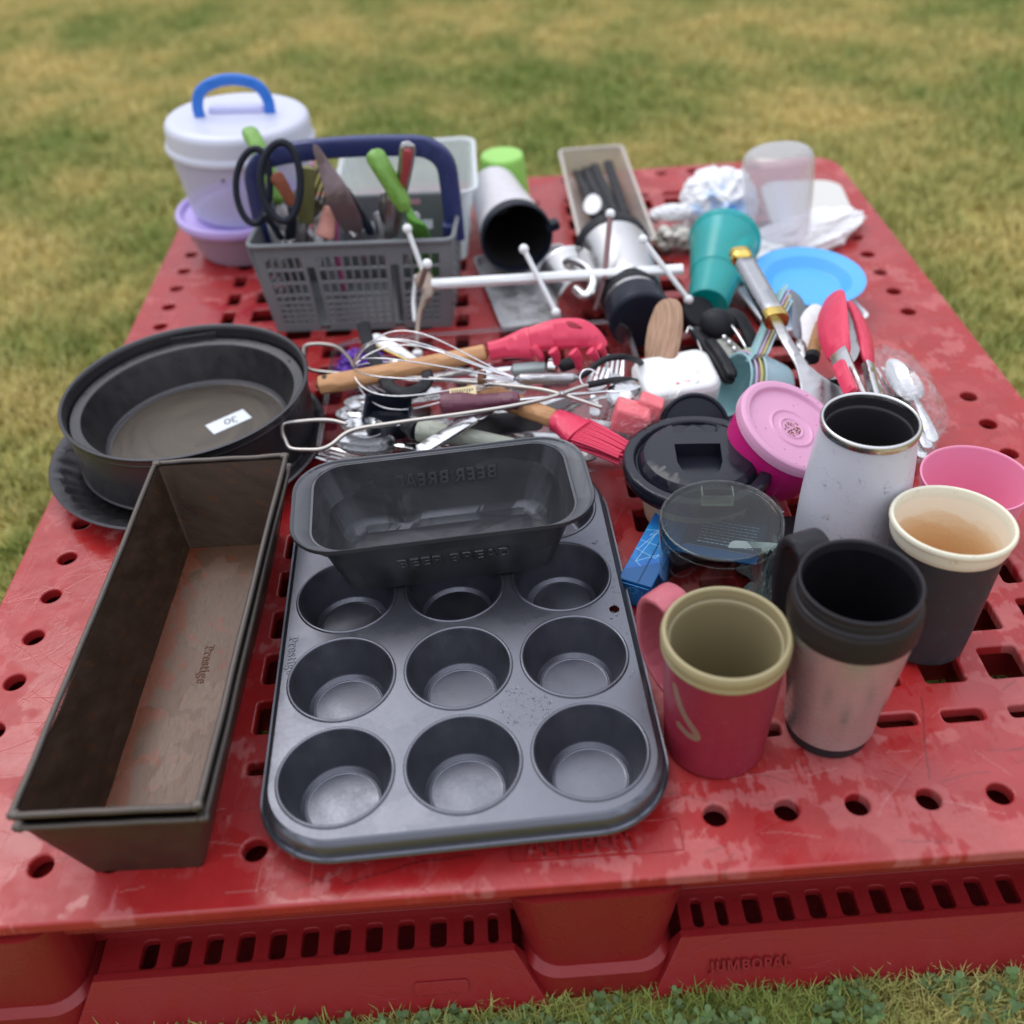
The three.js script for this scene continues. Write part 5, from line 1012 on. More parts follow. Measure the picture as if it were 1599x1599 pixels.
{ // what lies between the jar and the white mug
  const t = thing('plastic_case', 'black plastic case lying behind the smoky jar, below the magenta tub', 'case');
  W(t, 'shell', rbox(0.075, 0.026, 0.058, 0.004).rotateY(-0.15).translate(0.192, D + 0.014, 0.298), MT.black);
  W(t, 'clasp', rbox(0.016, 0.012, 0.004, 0.001).rotateY(-0.15).translate(0.186, D + 0.016, 0.330), MT.blackSoft);
  const k = thing('knife', 'flat steel blade lying between the smoky jar and the steel travel mug', 'knife');
  W(k, 'blade', sweep([V(0.1423,0.18,0.3134), V(0.1763,0.18,0.3205), V(0.208,0.18,0.3288)], [0.0085, 0.001, 3], { up: V(0, 0.75, 0.66) }), MT.steel);
  const f = thing('foil_bag', 'crumpled silvery grey plastic bag between the smoky jar and steel travel mug', 'plastic bag');
  W(f, 'film', sheet(V(0.1844,0.162,0.3443), 0.060, 0.085, 0.030, 9.4), M(C3(0.27, 0.285, 0.30), 0.3, { metal: 0.3, scale: 6 }));
  const w = thing('wire_rack', 'thin dark wire rack showing below the magenta tub', 'rack');
  W(w, 'frame', wire([V(0.18,0.18,0.2461), V(0.2026,0.184,0.2472), V(0.2252,0.19,0.236)], 0.0022), MT.steelDull);
  W(w, 'frame', wire([V(0.1965,0.184,0.2483), V(0.2011,0.18,0.271)], 0.0016, { seg: 4 }), MT.steelDull);
}

// ================= back rows =================
const greyPl = M(C3(0.175, 0.185, 0.195), 0.46, { scale: 8, bump: 0.0003 });
{ // cutlery caddy
  const t = thing('cutlery_caddy', 'grey plastic cutlery caddy with lattice front and tall navy blue handle, full of cutlery', 'cutlery caddy', V(-0.1985, D, -0.2265));
  t.rotation.y = -0.09;
  const H = 0.115, bw = 0.1085, tw = 0.1205, bd = 0.0615, td = 0.066;
  const at2 = (x, y) => [x * lerp(bw / tw, 1, y / H), y];                 // walls taper towards the foot
  const wallOf = (panels, solid) => {
    const s = shapeOf([[-bw, 0], [bw, 0], [tw, H], [-tw, H]]);
    for (const h of panels) s.holes.push(holeOf(h.map(([x, y]) => at2(x, y)).reverse()));
    return plate(s, 0.0022, 0.0003);
  };
  const cells = (x0, x1, n) => { const o = [], rows = [[0.083, 0.098], [0.066, 0.0805], [0.050, 0.0635], [0.0405, 0.0475], [0.0325, 0.038], [0.025, 0.0303], [0.0178, 0.0228], [0.0108, 0.0156]]; const w = (x1 - x0) / n; rows.forEach(([a, b], ri) => { for (let i = 0; i < n; i++) o.push([[x0 + i * w + 0.0009, a], [x0 + (i + 1) * w - 0.0009, a], [x0 + (i + 1) * w - 0.0009, b], [x0 + i * w + 0.0009, b]]); }); return o; };
  const gap = (c, hw) => [[c - hw * 1.4, -0.001 + 0.0015], [c + hw * 1.4, 0.0005], [c + hw, 0.0855], [c - hw, 0.0855]];
  const frontHoles = [...cells(-0.1085, -0.062, 5), gap(-0.053, 0.0052), ...cells(-0.0445, 0.041, 8), gap(0.0505, 0.0052), ...cells(0.060, 0.1065, 4)];
  const f = wallOf(frontHoles); f.rotateX(-0.005).translate(0, 0, td - 0.004); L(t, 'lattice_front', f, greyPl);
  const back = wallOf([[-0.098, -0.066], [-0.06, -0.028], [-0.022, 0.01], [0.016, 0.048], [0.054, 0.084]].map(([a, b]) => [[a, 0.070], [b, 0.070], [b, 0.083], [a, 0.083]])); back.translate(0, 0, -td); L(t, 'back_wall', back, greyPl);
  for (const sx of [-1, 1]) {
    const s = shapeOf([[-bd, 0], [bd, 0], [td, H], [-td, H]]); for (let i = 0; i < 5; i++) for (let j = 0; j < 6; j++) s.holes.push(holeOf([[-0.05 + i * 0.02, 0.014 + j * 0.0125], [-0.036 + i * 0.02, 0.014 + j * 0.0125], [-0.036 + i * 0.02, 0.021 + j * 0.0125], [-0.05 + i * 0.02, 0.021 + j * 0.0125]].reverse()));
    const g = plate(s, 0.0022, 0.0003).rotateY(Math.PI / 2).rotateZ(-Math.atan((tw - bw) / H)).translate(bw - 0.001, 0, 0);
    L(t, 'end_wall', sx < 0 ? mirror(g, -1) : g, greyPl);
  }
  L(t, 'floor', T(rbox(2 * bw - 0.004, 0.003, 2 * bd - 0.006, 0.001), 0, 0.003, 0), greyPl);
  L(t, 'divider', T(rbox(0.002, 0.095, 2 * bd - 0.01, 0.0006), -0.035, 0.05, -0.001), greyPl);
  L(t, 'divider', T(rbox(0.002, 0.095, 2 * bd - 0.01, 0.0006), 0.045, 0.05, -0.001), greyPl);
  L(t, 'rim', wire(rrect(tw + 0.001, td + 0.001, 0.010, 5, 8).map(([x, z]) => V(x, H, z)), 0.0032, { closed: true, seg: 160, rad: 8, tension: 0.4 }), greyPl);
  const navy = M(C3(0.026, 0.036, 0.135), 0.34, { scale: 6 });
  L(t, 'handle', sweep([V(-0.1165, 0.085, 0), V(-0.1165, 0.15, 0), V(-0.1135, 0.176, 0), V(-0.098, 0.192, 0), V(-0.05, 0.2005, 0), V(0.05, 0.2025, 0), V(0.096, 0.197, 0), V(0.1125, 0.181, 0), V(0.1160, 0.15, 0), V(0.1165, 0.085, 0)], [0.0115, 0.0064, 5], { up: V(0, 0, 1), n: 90, round: 0 }).scale(1, 1, 1), navy);
  L(t, 'handle_socket', T(rbox(0.017, 0.022, 0.03, 0.003), 0.112, 0.098, 0), navy);
  L(t, 'label', T(rbox(0.018, 0.007, 0.0008, 0.0003), 0.060, 0.107, -td - 0.0004 + 0.0034), M(C3(0.62, 0.32, 0.36), 0.6));
}
// what stands in the caddy
{
  const s = thing('scissors', 'black handled scissors standing points down at the left of the grey caddy', 'scissors');
  const loop = (c, a, b, tilt) => { const X = V(1, tilt, 0.1).normalize(), Y = V(-tilt * 0.9, 1, -0.35).normalize(); return [...Array(28).keys()].map(i => { const q = i / 28 * 6.2832; return c.clone().addScaledVector(X, a * Math.cos(q)).addScaledVector(Y, b * Math.sin(q) * (1 + 0.12 * Math.cos(q))); }); };
  W(s, 'grip', wire(loop(V(-0.3081,0.326,-0.198), 0.0195, 0.041, -0.26), 0.0040, { closed: true, seg: 90 }), MT.navyBlack);
  W(s, 'grip', wire(loop(V(-0.2719,0.336,-0.1795), 0.0225, 0.042, -0.18), 0.0043, { closed: true, seg: 90 }), MT.navyBlack);
  W(s, 'shank', sweep([V(-0.2997,0.3,-0.187), V(-0.2941,0.285,-0.1879), V(-0.2872,0.262,-0.1914)], [0.0078, 0.004], { e: 3 }), MT.navyBlack);
  W(s, 'shank', sweep([V(-0.2645,0.308,-0.18), V(-0.268,0.29,-0.1792), V(-0.2779,0.262,-0.1898)], [0.0068, 0.004], { e: 3 }), MT.navyBlack);
  W(s, 'blade', sweep([V(-0.3036,0.265,-0.2268), V(-0.2899,0.248,-0.2146), V(-0.297,0.17,-0.2638)], [0.006, 0.0012], { e: 3 }), MT.steelDull);
  W(s, 'blade', sweep([V(-0.2809,0.265,-0.2264), V(-0.2847,0.248,-0.2102), V(-0.3107,0.17,-0.266)], [0.006, 0.0012], { e: 3 }), MT.steelDull);
  const green = M(C3(0.16, 0.33, 0.055), 0.42, { scale: 8 });
  const g1 = thing('knife', 'green handled knife leaning up behind the scissors in the grey caddy', 'knife');
  W(g1, 'handle', sweep([V(-0.3285,0.35,-0.3238), V(-0.3131,0.335,-0.2927), V(-0.3007,0.305,-0.2694), V(-0.2925,0.28,-0.2502)], s => [lerp(0.0108, 0.0085, s), 0.0075], { e: 2.6, round: 0.12 }), green);
  W(g1, 'blade', sweep([V(-0.2941,0.282,-0.2534), V(-0.2854,0.24,-0.2416), V(-0.288,0.18,-0.2607)], [0.008, 0.0009], {}), MT.steelDull);
  const g2 = thing('knife', 'broad green handled knife at the right of the caddy beside the pink patterned spoon', 'knife');
  W(g2, 'handle', sweep([V(-0.1649,0.363,-0.1832), V(-0.1546,0.346,-0.1725), V(-0.1402,0.316,-0.1651), V(-0.1324,0.297,-0.1637)], s => [lerp(0.0118, 0.0105, s), 0.009], { e: 2.6, round: 0.14 }), green);
  W(g2, 'blade_sheath', sweep([V(-0.1349,0.302,-0.1703), V(-0.1258,0.28,-0.1711), V(-0.1238,0.25,-0.1924), V(-0.1248,0.165,-0.2459)], s => [lerp(0.011, 0.015, s), 0.0035], { e: 3 }), M(C3(0.12, 0.36, 0.04), 0.4));
  const k3 = thing('knife', 'broad mauve brown knife blade standing in the middle of the grey caddy', 'knife');
  W(k3, 'blade', sweep([V(-0.2286,0.372,-0.1912), V(-0.2214,0.35,-0.1866), V(-0.2089,0.318,-0.1713), V(-0.1975,0.265,-0.1816)], s => [0.0045 + 0.0110 * sstep(0, 0.6, s) - 0.0035 * sstep(0.75, 1, s), 0.0012], { e: 3, round: 0.1, up: V(-0.2, 0.35, 0.9) }), M(C3(0.20, 0.145, 0.155), 0.42, { metal: 0.6, scale: 10 }));
  W(k3, 'end_cap', sweep([V(-0.2015,0.271,-0.1867), V(-0.1956,0.263,-0.1821)], [0.0075, 0.003], { round: 0.1, e: 3, n: 8 }), MT.steelDull);
  const f1 = thing('fork', 'steel fork with tines upward between the olive handle and mauve blade in the caddy', 'fork');
  fork(f1, V(-0.2789,0.2,-0.2733), V(-0.2574,0.272,-0.2158), V(-0.2229,0.336,-0.2), { mat: MT.steelDull, w: 0.0115, up: V(-0.1, 0.4, 0.9) });
  const o1 = thing('knife', 'knife with a flat olive grey handle standing right of the scissors', 'knife');
  W(o1, 'handle', sweep([V(-0.2413,0.346,-0.1971), V(-0.2472,0.315,-0.1965), V(-0.2575,0.275,-0.2001)], [0.0092, 0.0034], { e: 4, round: 0.05, up: V(0, 0.4, 0.9) }), M(C3(0.19, 0.19, 0.075), 0.45, { metal: 0.4 }));
  W(o1, 'blade', sweep([V(-0.264,0.262,-0.2374), V(-0.2846,0.18,-0.2601)], [0.007, 0.001], { n: 10 }), MT.steelDull);
  const r1 = thing('knife', 'thin knife with a rust red handle crossing the scissors grips', 'knife');
  W(r1, 'handle', sweep([V(-0.2807,0.34,-0.1973), V(-0.2732,0.32,-0.1986), V(-0.2639,0.285,-0.2003)], s => [lerp(0.0085, 0.005, s), 0.003], { round: 0.15, up: V(0.2, 0.5, 0.85) }), M(C3(0.30, 0.085, 0.045), 0.5));
  W(r1, 'blade', sweep([V(-0.2734,0.275,-0.2394), V(-0.2557,0.245,-0.2258), V(-0.2564,0.19,-0.2536)], [0.004, 0.001], {}), MT.steelDull);
  const p1 = thing('spatula', 'pink and peach plastic handle standing low in the middle of the caddy', 'spatula');
  W(p1, 'handle', sweep([V(-0.223,0.296,-0.1967), V(-0.2292,0.28,-0.1929), V(-0.2362,0.262,-0.1843)], s => [lerp(0.008, 0.0115, s), 0.005], { round: 0.1, up: V(0, 0.4, 0.9) }), M(C3(0.62, 0.27, 0.22), 0.45));
  W(p1, 'blade', sweep([V(-0.2242,0.275,-0.2306), V(-0.2286,0.245,-0.2212), V(-0.2305,0.17,-0.2271)], [0.0045, 0.003], { round: 0.05 }), M(C3(0.66, 0.14, 0.36), 0.45));
  const pk = thing('chopstick', 'slim pale pink plastic stick standing behind the fork in the caddy', 'chopstick');
  W(pk, 'stick', sweep([V(-0.2454,0.328,-0.2685), V(-0.2554,0.29,-0.2581), V(-0.2659,0.24,-0.2383)], [0.0032, 0.0032], {}), M(C3(0.68, 0.34, 0.46), 0.5));
  const sp = thing('spoon', 'steel spoon with a red patterned handle rising above the navy caddy handle', 'spoon');
  W(sp, 'handle', sweep([V(-0.1212,0.376,-0.1659), V(-0.1274,0.35,-0.1699), V(-0.1408,0.305,-0.1823), V(-0.1563,0.25,-0.198)], s => [lerp(0.0096, 0.0055, s), 0.0036], { e: 3, round: 0.08, n: 40, up: V(0, 0.4, 0.9) }), MT.steelDull);
  W(sp, 'inlay', sweep([V(-0.1222,0.3695,-0.1608), V(-0.1276,0.347,-0.1646), V(-0.1385,0.312,-0.1743)], s => [lerp(0.0058, 0.0032, s), 0.0034], { e: 3, round: 0.1, up: V(0, 0.4, 0.9) }), M(C3(0.33, 0.045, 0.055), 0.35));
  const lp = thing('whisk', 'small steel wire whisk loop behind the red patterned spoon handle', 'whisk');
  for (let k = 0; k < 3; k++) W(lp, 'wire', wire([V(-0.1541,0.28,-0.2065), V(-0.1568,0.315,-0.2364), V(-0.1619,0.33,-0.2588), V(-0.1534,0.337,-0.2631), V(-0.1417,0.33,-0.2547), V(-0.1395,0.315,-0.2233), V(-0.1495,0.28,-0.2057)].map(v => v.add(V(0.002 * k, 0, 0.006 * (k - 1)))), 0.0012, { seg: 50 }), MT.steelDull);
  spoonThing(V(-0.1719,0.2,-0.2199), V(-0.1598,0.265,-0.2015), V(-0.1581,0.312,-0.1908), 'steel spoon bowl showing in front of the green handle in the caddy', { bw: 0.0095, up: V(0.1, 0.35, 0.9), mat: MT.steelDull });
  const bk = thing('knife', 'slim black handled knife sloping right in the middle of the caddy', 'knife');
  W(bk, 'handle', sweep([V(-0.2043,0.32,-0.1912), V(-0.1936,0.295,-0.1936), V(-0.1796,0.258,-0.1936)], [0.0075, 0.005], { e: 3 }), MT.navyBlack);
}
{ // more pieces in the caddy
  const g = 'loose steel cutlery in the grey caddy', lab = 'plain dull steel cutlery handle standing among others in the grey caddy';
  for (const [a, b, w] of [[V(-0.2595,0.315,-0.2138), V(-0.268,0.25,-0.2031), 0.0062], [V(-0.2412,0.28,-0.2222), V(-0.2486,0.24,-0.1999), 0.0075], [V(-0.2046,0.3,-0.1913), V(-0.1975,0.25,-0.1911), 0.0055], [V(-0.1711,0.28,-0.2096), V(-0.1701,0.24,-0.1988), 0.007], [V(-0.147,0.32,-0.1658), V(-0.1615,0.25,-0.1764), 0.0058], [V(-0.3017,0.285,-0.2216), V(-0.2986,0.24,-0.2083), 0.006], [V(-0.125,0.28,-0.2012), V(-0.1372,0.24,-0.188), 0.006], [V(-0.2228,0.3,-0.228), V(-0.2342,0.24,-0.2044), 0.005]]) {
    const t = thing('cutlery', lab, 'cutlery', V(0, 0, 0), g);
    W(t, 'handle', sweep([a, between(a, b, 0.5), b, between(a, b, 1.5)], s => [w * (1 - 0.3 * s), 0.0018], { e: 3, round: 0.08, up: V(0, 0.4, 0.9) }), MT.steelDull);
  }
}
{ // round canister on a lilac bowl
  const b = thing('food_tub', 'round lilac lidded plastic tub under the white canister, back left', 'food tub', V(-0.3800, D, -0.4290));
  L(b, 'bowl', lathe([[0, 0.0008], [0.068, 0.0008], [0.073, 0.003], [0.0895, 0.049], [0.0915, 0.053], [0.0895, 0.0535]], 0.004, 90), new THREE.MeshPhysicalMaterial({ color: C3(0.42, 0.33, 0.43), roughness: 0.45, transmission: 0.3, thickness: 0, side: THREE.DoubleSide }));
  L(b, 'lid', lathe([[0.0905, 0.049], [0.0945, 0.050], [0.0965, 0.056], [0.0955, 0.0625], [0.091, 0.0640], [0.087, 0.0605], [0.0855, 0.056], [0, 0.056]], 0.0015, 100), new THREE.MeshPhysicalMaterial({ color: C3(0.56, 0.43, 0.86), roughness: 0.4, transmission: 0.12, thickness: 0, side: THREE.DoubleSide }));
  const t = thing('canister', 'large white translucent canister with a blue carrying handle on its lid, back left', 'canister', V(-0.370, D + 0.0570, -0.4330));
  t.quaternion.setFromUnitVectors(V(0, 1, 0), V(0.05, 1, 0).normalize());
  const milk = new THREE.MeshPhysicalMaterial({ color: C3(0.74, 0.74, 0.92), roughness: 0.42, transmission: 0.5, thickness: 0, side: THREE.DoubleSide });
  L(t, 'body', lathe([[0, 0.001], [0.078, 0.001], [0.082, 0.004], [0.0955, 0.093], [0.0945, 0.096]], 0.003, 100), milk);
  L(t, 'lid', lathe([[0.0965, 0.0875], [0.0995, 0.089], [0.0995, 0.095], [0.0965, 0.099], [0.0950, 0.119], [0.0915, 0.1245], [0.083, 0.127], [0.060, 0.1255], [0, 0.1255]], 0.003, 110), new THREE.MeshPhysicalMaterial({ color: C3(0.62, 0.635, 0.75), roughness: 0.38, transmission: 0.1, thickness: 0, side: THREE.DoubleSide }));
  L(t, 'handle', sweep([V(-0.047, 0.123, 0.0), V(-0.0475, 0.139, 0), V(-0.040, 0.157, 0), V(-0.018, 0.168, 0), V(0.010, 0.169, 0), V(0.034, 0.160, 0), V(0.044, 0.141, 0), V(0.0445, 0.123, 0)], [0.0072, 0.0048, 3], { up: V(0, 0, 1), n: 70, round: 0 }).rotateY(0.10), M(C3(0.025, 0.17, 0.62), 0.34, { scale: 6 }));
  L(t, 'raised_panel', T(rbox(0.075, 0.012, 0.020, 0.006, 4), 0, 0.1285, -0.012), milk);
  L(t, 'moulding_dot', ball(V(-0.012, 0.073, 0.0935), 0.0022, 12), M(C3(0.12, 0.10, 0.12), 0.7));
}
{ // milky square tub
  const t = thing('storage_box', 'clear milky square plastic box standing open behind the grey cutlery caddy', 'storage box', V(-0.146, D, -0.405));
  const milky = new THREE.MeshPhysicalMaterial({ color: C3(0.86, 0.90, 0.91), roughness: 0.3, transmission: 0.62, thickness: 0, side: THREE.DoubleSide });
  L(t, 'wall', rings([[0.072, 0.076, 0.012, 0.0008], [0.074, 0.078, 0.014, 0.003], [0.0895, 0.0925, 0.018, 0.104], [0.0935, 0.0965, 0.02, 0.1055], [0.0935, 0.0965, 0.02, 0.1025], [0.0925, 0.0955, 0.019, 0.1025], [0.0885, 0.0915, 0.017, 0.1035], [0.0728, 0.0768, 0.013, 0.0035]], { n: 8, side: 6, capA: true, capB: true, crease: 0.6 }), milky);
  L(t, 'rim', wire(rrect(0.0932, 0.0962, 0.02, 8, 4).map(([x, z]) => V(x, 0.1045, z)), 0.0022, { closed: true, seg: 160, rad: 8, tension: 0.4 }), new THREE.MeshPhysicalMaterial({ color: C3(0.84, 0.88, 0.89), roughness: 0.35, transmission: 0.3, thickness: 0 }));
}
{ // lime cup
  const t = thing('cup', 'lime green plastic cup standing upside down behind the lying white travel mug', 'cup', V(-0.0145, D, -0.490));
  L(t, 'wall', lathe([[0.0375, 0.0005], [0.039, 0.001], [0.0385, 0.004], [0.0315, 0.078], [0.029, 0.0815], [0, 0.0815], [0, 0.0805], [0.0285, 0.0805], [0.0305, 0.078], [0.0375, 0.003]], 0.002, 72), new THREE.MeshPhysicalMaterial({ color: C3(0.36, 0.72, 0.14), roughness: 0.4, transmission: 0.2, thickness: 0, side: THREE.DoubleSide }));
}
{ // white travel mug lying, mouth to the front
  const a = V(-0.0055,0.208,-0.2602), b = V(-0.0299,0.197,-0.4463), n = a.clone().sub(b).normalize();
  const t = thing('travel_mug', 'white travel mug lying on its side with its black mouth facing the front', 'travel mug', b);
  t.quaternion.setFromUnitVectors(V(0, 1, 0), n);
  const len = a.distanceTo(b);
  L(t, 'body', lathe([[0, 0], [0.032, 0], [0.0345, 0.002], [0.037, len * 0.3], [0.0425, len * 0.72], [0.0435, len - 0.018]], 0.004, 80), P(dirty([0.82, 0.80, 0.82], [0.62, 0.60, 0.60], -0.05), 0.36));
  L(t, 'collar', lathe([[0.0432, len - 0.02], [0.0458, len - 0.019], [0.047, len - 0.008], [0.0462, len], [0.0445, len + 0.002], [0.0425, len - 0.001], [0.041, len - 0.012]], 0.002, 80), MT.navyBlack);
  L(t, 'inside', lathe([[0.0412, len - 0.011], [0.038, len - 0.05], [0.030, 0.02], [0, 0.016]], 0.002, 60), M(C3(0.022, 0.02, 0.02), 0.4));
  W(t, 'catch', basis(rbox(0.018, 0.012, 0.016, 0.003), V(0.0402,0.216,-0.2746), V(1, 0.25, -0.2), V(0, 1, 0)), MT.navyBlack);
}
{ // steel travel mug lying
  const b = V(0.1216,0.197,-0.0529), a = V(0.1114,0.202,-0.2183), n = a.clone().sub(b).normalize();
  const t = thing('travel_mug', 'steel travel mug lying on its side, black base towards the front, by the teal cup', 'travel mug', b);
  t.quaternion.setFromUnitVectors(V(0, 1, 0), n);
  const len = a.distanceTo(b);
  L(t, 'base', lathe([[0, -0.004], [0.033, -0.004], [0.036, -0.001], [0.0368, 0.010], [0.0362, 0.03]], 0.002, 80), MT.navyBlack);
  L(t, 'body', lathe([[0.0358, 0.029], [0.0345, 0.034], [0.0335, 0.044], [0.0345, 0.052], [0.0375, 0.06], [0.0425, len * 0.75], [0.0445, len - 0.006]], 0.006, 80), M(C3(0.66, 0.65, 0.65), 0.34, { metal: 0.95, scale: 5, bump: 0.0002 }));
  L(t, 'rim', lathe([[0.0442, len - 0.008], [0.0465, len - 0.006], [0.0478, len + 0.004], [0.0465, len + 0.012], [0.044, len + 0.012], [0.042, len + 0.002], [0.035, 0.04], [0, 0.035]], 0.002, 80), MT.blackSoft);
  W(t, 'handle', sweep([V(0.0867,0.212,-0.1912), V(0.0679,0.208,-0.199), V(0.0473,0.2,-0.2101), V(0.0402,0.185,-0.2065), V(0.0576,0.175,-0.1806)], [0.0115, 0.0048], { e: 4, up: V(0.1, 0.7, 0.7), round: 0.04 }), MT.navyBlack);
}
{ // steel mug with its handle
  const t = thing('steel_mug', 'plain steel mug lying behind the white rod, its ring handle showing', 'mug');
  const a = V(0.0442,0.186,-0.2337), b = V(0.0659,0.184,-0.1301), n = a.clone().sub(b).normalize();
  W(t, 'body', stand(lathe([[0, 0], [0.031, 0], [0.0335, 0.003], [0.036, 0.07], [0.0372, 0.072], [0.0355, 0.072], [0.0322, 0.004], [0, 0.0025]], 0.0015, 70), b, n), M(C3(0.70, 0.69, 0.68), 0.22, { metal: 1, scale: 4 }));
  W(t, 'handle', wire([V(0.0488,0.22,-0.1607), V(0.0564,0.226,-0.1506), V(0.0703,0.228,-0.1247), V(0.0731,0.222,-0.0965), V(0.0636,0.216,-0.0833), V(0.0543,0.216,-0.1001)], 0.0055, { seg: 60 }), M(C3(0.72, 0.71, 0.70), 0.26, { metal: 1 }));
  const s = thing('baking_sheet', 'small flat steel baking sheet under the lying mugs', 'baking sheet', V(0.012, D, -0.2265));
  s.rotation.y = 0.16;
  L(s, 'sheet', rings([[0.056, 0.094, 0.006, 0.0012], [0.060, 0.098, 0.008, 0.010], [0.0625, 0.1005, 0.009, 0.0102], [0.0625, 0.1005, 0.009, 0.0115], [0.0595, 0.0975, 0.008, 0.0112], [0.0555, 0.0935, 0.006, 0.0024]], { capA: true, capB: true }), M(C3(0.52, 0.52, 0.54), 0.45, { metal: 0.9, scale: 6 }));
}
{ // mug tree lying on its side
  const t = thing('mug_tree', 'white coated metal mug tree lying on its side, with ball tipped pegs', 'mug tree');
  const coat = M(C3(0.82, 0.83, 0.83), 0.28, { scale: 10 }), worn = M(C3(0.30, 0.23, 0.19), 0.45, { metal: 0.6, scale: 20 }), plum = M(C3(0.20, 0.11, 0.11), 0.5, { metal: 0.3 });
  W(t, 'rod', sweep([V(-0.1114,0.228,-0.1159), V(0.1773,0.228,-0.1064)], [0.0062, 0.0062], { round: 0, n: 20 }), coat);
  const peg = (a, b, m, r = 0.0026, tips = [a]) => { const p = W(t, 'peg', wire([a, between(a, b, 0.5), b], r, { seg: 12 }), m); for (const c of tips) W(p, 'ball_tip', ball(c, 0.0056), coat); };
  peg(V(-0.003,0.262,-0.1178), V(0.0284,0.2,-0.0792), coat, 0.003, [V(-0.003,0.262,-0.1178), V(0.0284,0.2,-0.0792)]);
  peg(V(0.1011,0.275,-0.1648), V(0.0871,0.226,-0.1036), plum, 0.0032); peg(V(0.0876,0.224,-0.1074), V(0.0752,0.195,-0.09), plum, 0.003, []);
  peg(V(0.1326,0.262,-0.1194), V(0.1817,0.2,-0.0856), coat, 0.003, [V(0.1326,0.262,-0.1194), V(0.1817,0.2,-0.0856)]);
  peg(V(-0.1333,0.285,-0.1441), V(-0.1197,0.235,-0.1289), coat, 0.003);
  peg(V(-0.1121,0.265,-0.0932), V(-0.1236,0.235,-0.1013), worn, 0.0034);
  W(t, 'collar', sweep([V(-0.1268,0.238,-0.1273), V(-0.1187,0.23,-0.1194), V(-0.1162,0.224,-0.1056), V(-0.124,0.212,-0.0957), V(-0.131,0.195,-0.087)], s => [lerp(0.011, 0.0035, sstep(0.1, 0.8, s)), lerp(0.006, 0.003, s)], { up: V(0.2, 0.3, 0.9), n: 30 }), worn);
  W(t, 'leg', wire([V(-0.1264,0.21,-0.0937), V(-0.1307,0.195,-0.0768), V(-0.1326,0.18,-0.0472)], 0.003, { seg: 20 }), worn);
  W(t, 'leg', wire([V(-0.1286,0.235,-0.1239), V(-0.1343,0.21,-0.1131), V(-0.1341,0.195,-0.0949)], 0.0026, { seg: 20 }), coat);
  W(t, 'foot_cap', T(rbox(0.011, 0.008, 0.008, 0.002), 0, 0, 0).translate(...V(-0.1318,0.18,-0.0443).toArray()), coat);
}
{ // teal cup lying
  const a = V(0.2493,0.206,-0.2117), b = V(0.2055,0.186,-0.0925), n = a.clone().sub(b).normalize();
  const t = thing('cup', 'translucent teal plastic cup tipped on its side behind the black gadget', 'cup', b);
  t.quaternion.setFromUnitVectors(V(0, 1, 0), n);
  const len = a.distanceTo(b);
  L(t, 'wall', lathe([[0, 0.006], [0.0215, 0.006], [0.0225, 0], [0.0238, 0], [0.0285, len * 0.42], [0.0305, len * 0.43], [0.0415, len - 0.004], [0.0445, len], [0.0445, len + 0.006], [0.042, len + 0.006], [0.0405, len], [0.029, len * 0.44], [0.022, 0.008], [0, 0.0075]], 0.0015, 80), new THREE.MeshPhysicalMaterial({ color: C3(0.0, 0.62, 0.60), roughness: 0.25, transmission: 0.65, thickness: 0, side: THREE.DoubleSide }));
}
{ // blue plate on white tray
  const t = thing('plate', 'shallow sky blue plastic plate between the teal cup and the crimson tongs', 'plate', V(0.3365, D + 0.022, -0.1425));
  t.quaternion.setFromUnitVectors(V(0, 1, 0), V(0.03, 1, 0.06).normalize());
  L(t, 'dish', lathe([[0, 0.001], [0.040, 0.001], [0.043, 0.0025], [0.052, 0.012], [0.066, 0.0165], [0.0675, 0.0178], [0.0655, 0.0185], [0.051, 0.0145], [0.041, 0.004], [0.039, 0.0028], [0, 0.0024]], 0.0015, 100), M(C3(0.085, 0.40, 0.84), 0.4, { scale: 5 }));
  const w = thing('tray', 'white plastic tray with printed edge lying under the sky blue plate', 'tray', V(0.325, D, -0.118));
  w.rotation.y = 0.15;
  L(w, 'tray', rings([[0.052, 0.048, 0.008, 0.001], [0.058, 0.054, 0.01, 0.016], [0.061, 0.057, 0.011, 0.0165], [0.061, 0.057, 0.011, 0.018], [0.0575, 0.0535, 0.01, 0.0175], [0.0515, 0.0475, 0.008, 0.003]], { capA: true, capB: true }), MT.white);
  for (let k = 0; k < 7; k++) L(w, 'printed_mark', T(rbox(0.006, 0.0004, 0.0015, 0.0001, 1), -0.03 + k * 0.010, 0.0183, 0.0555), MT.blackSoft);
}
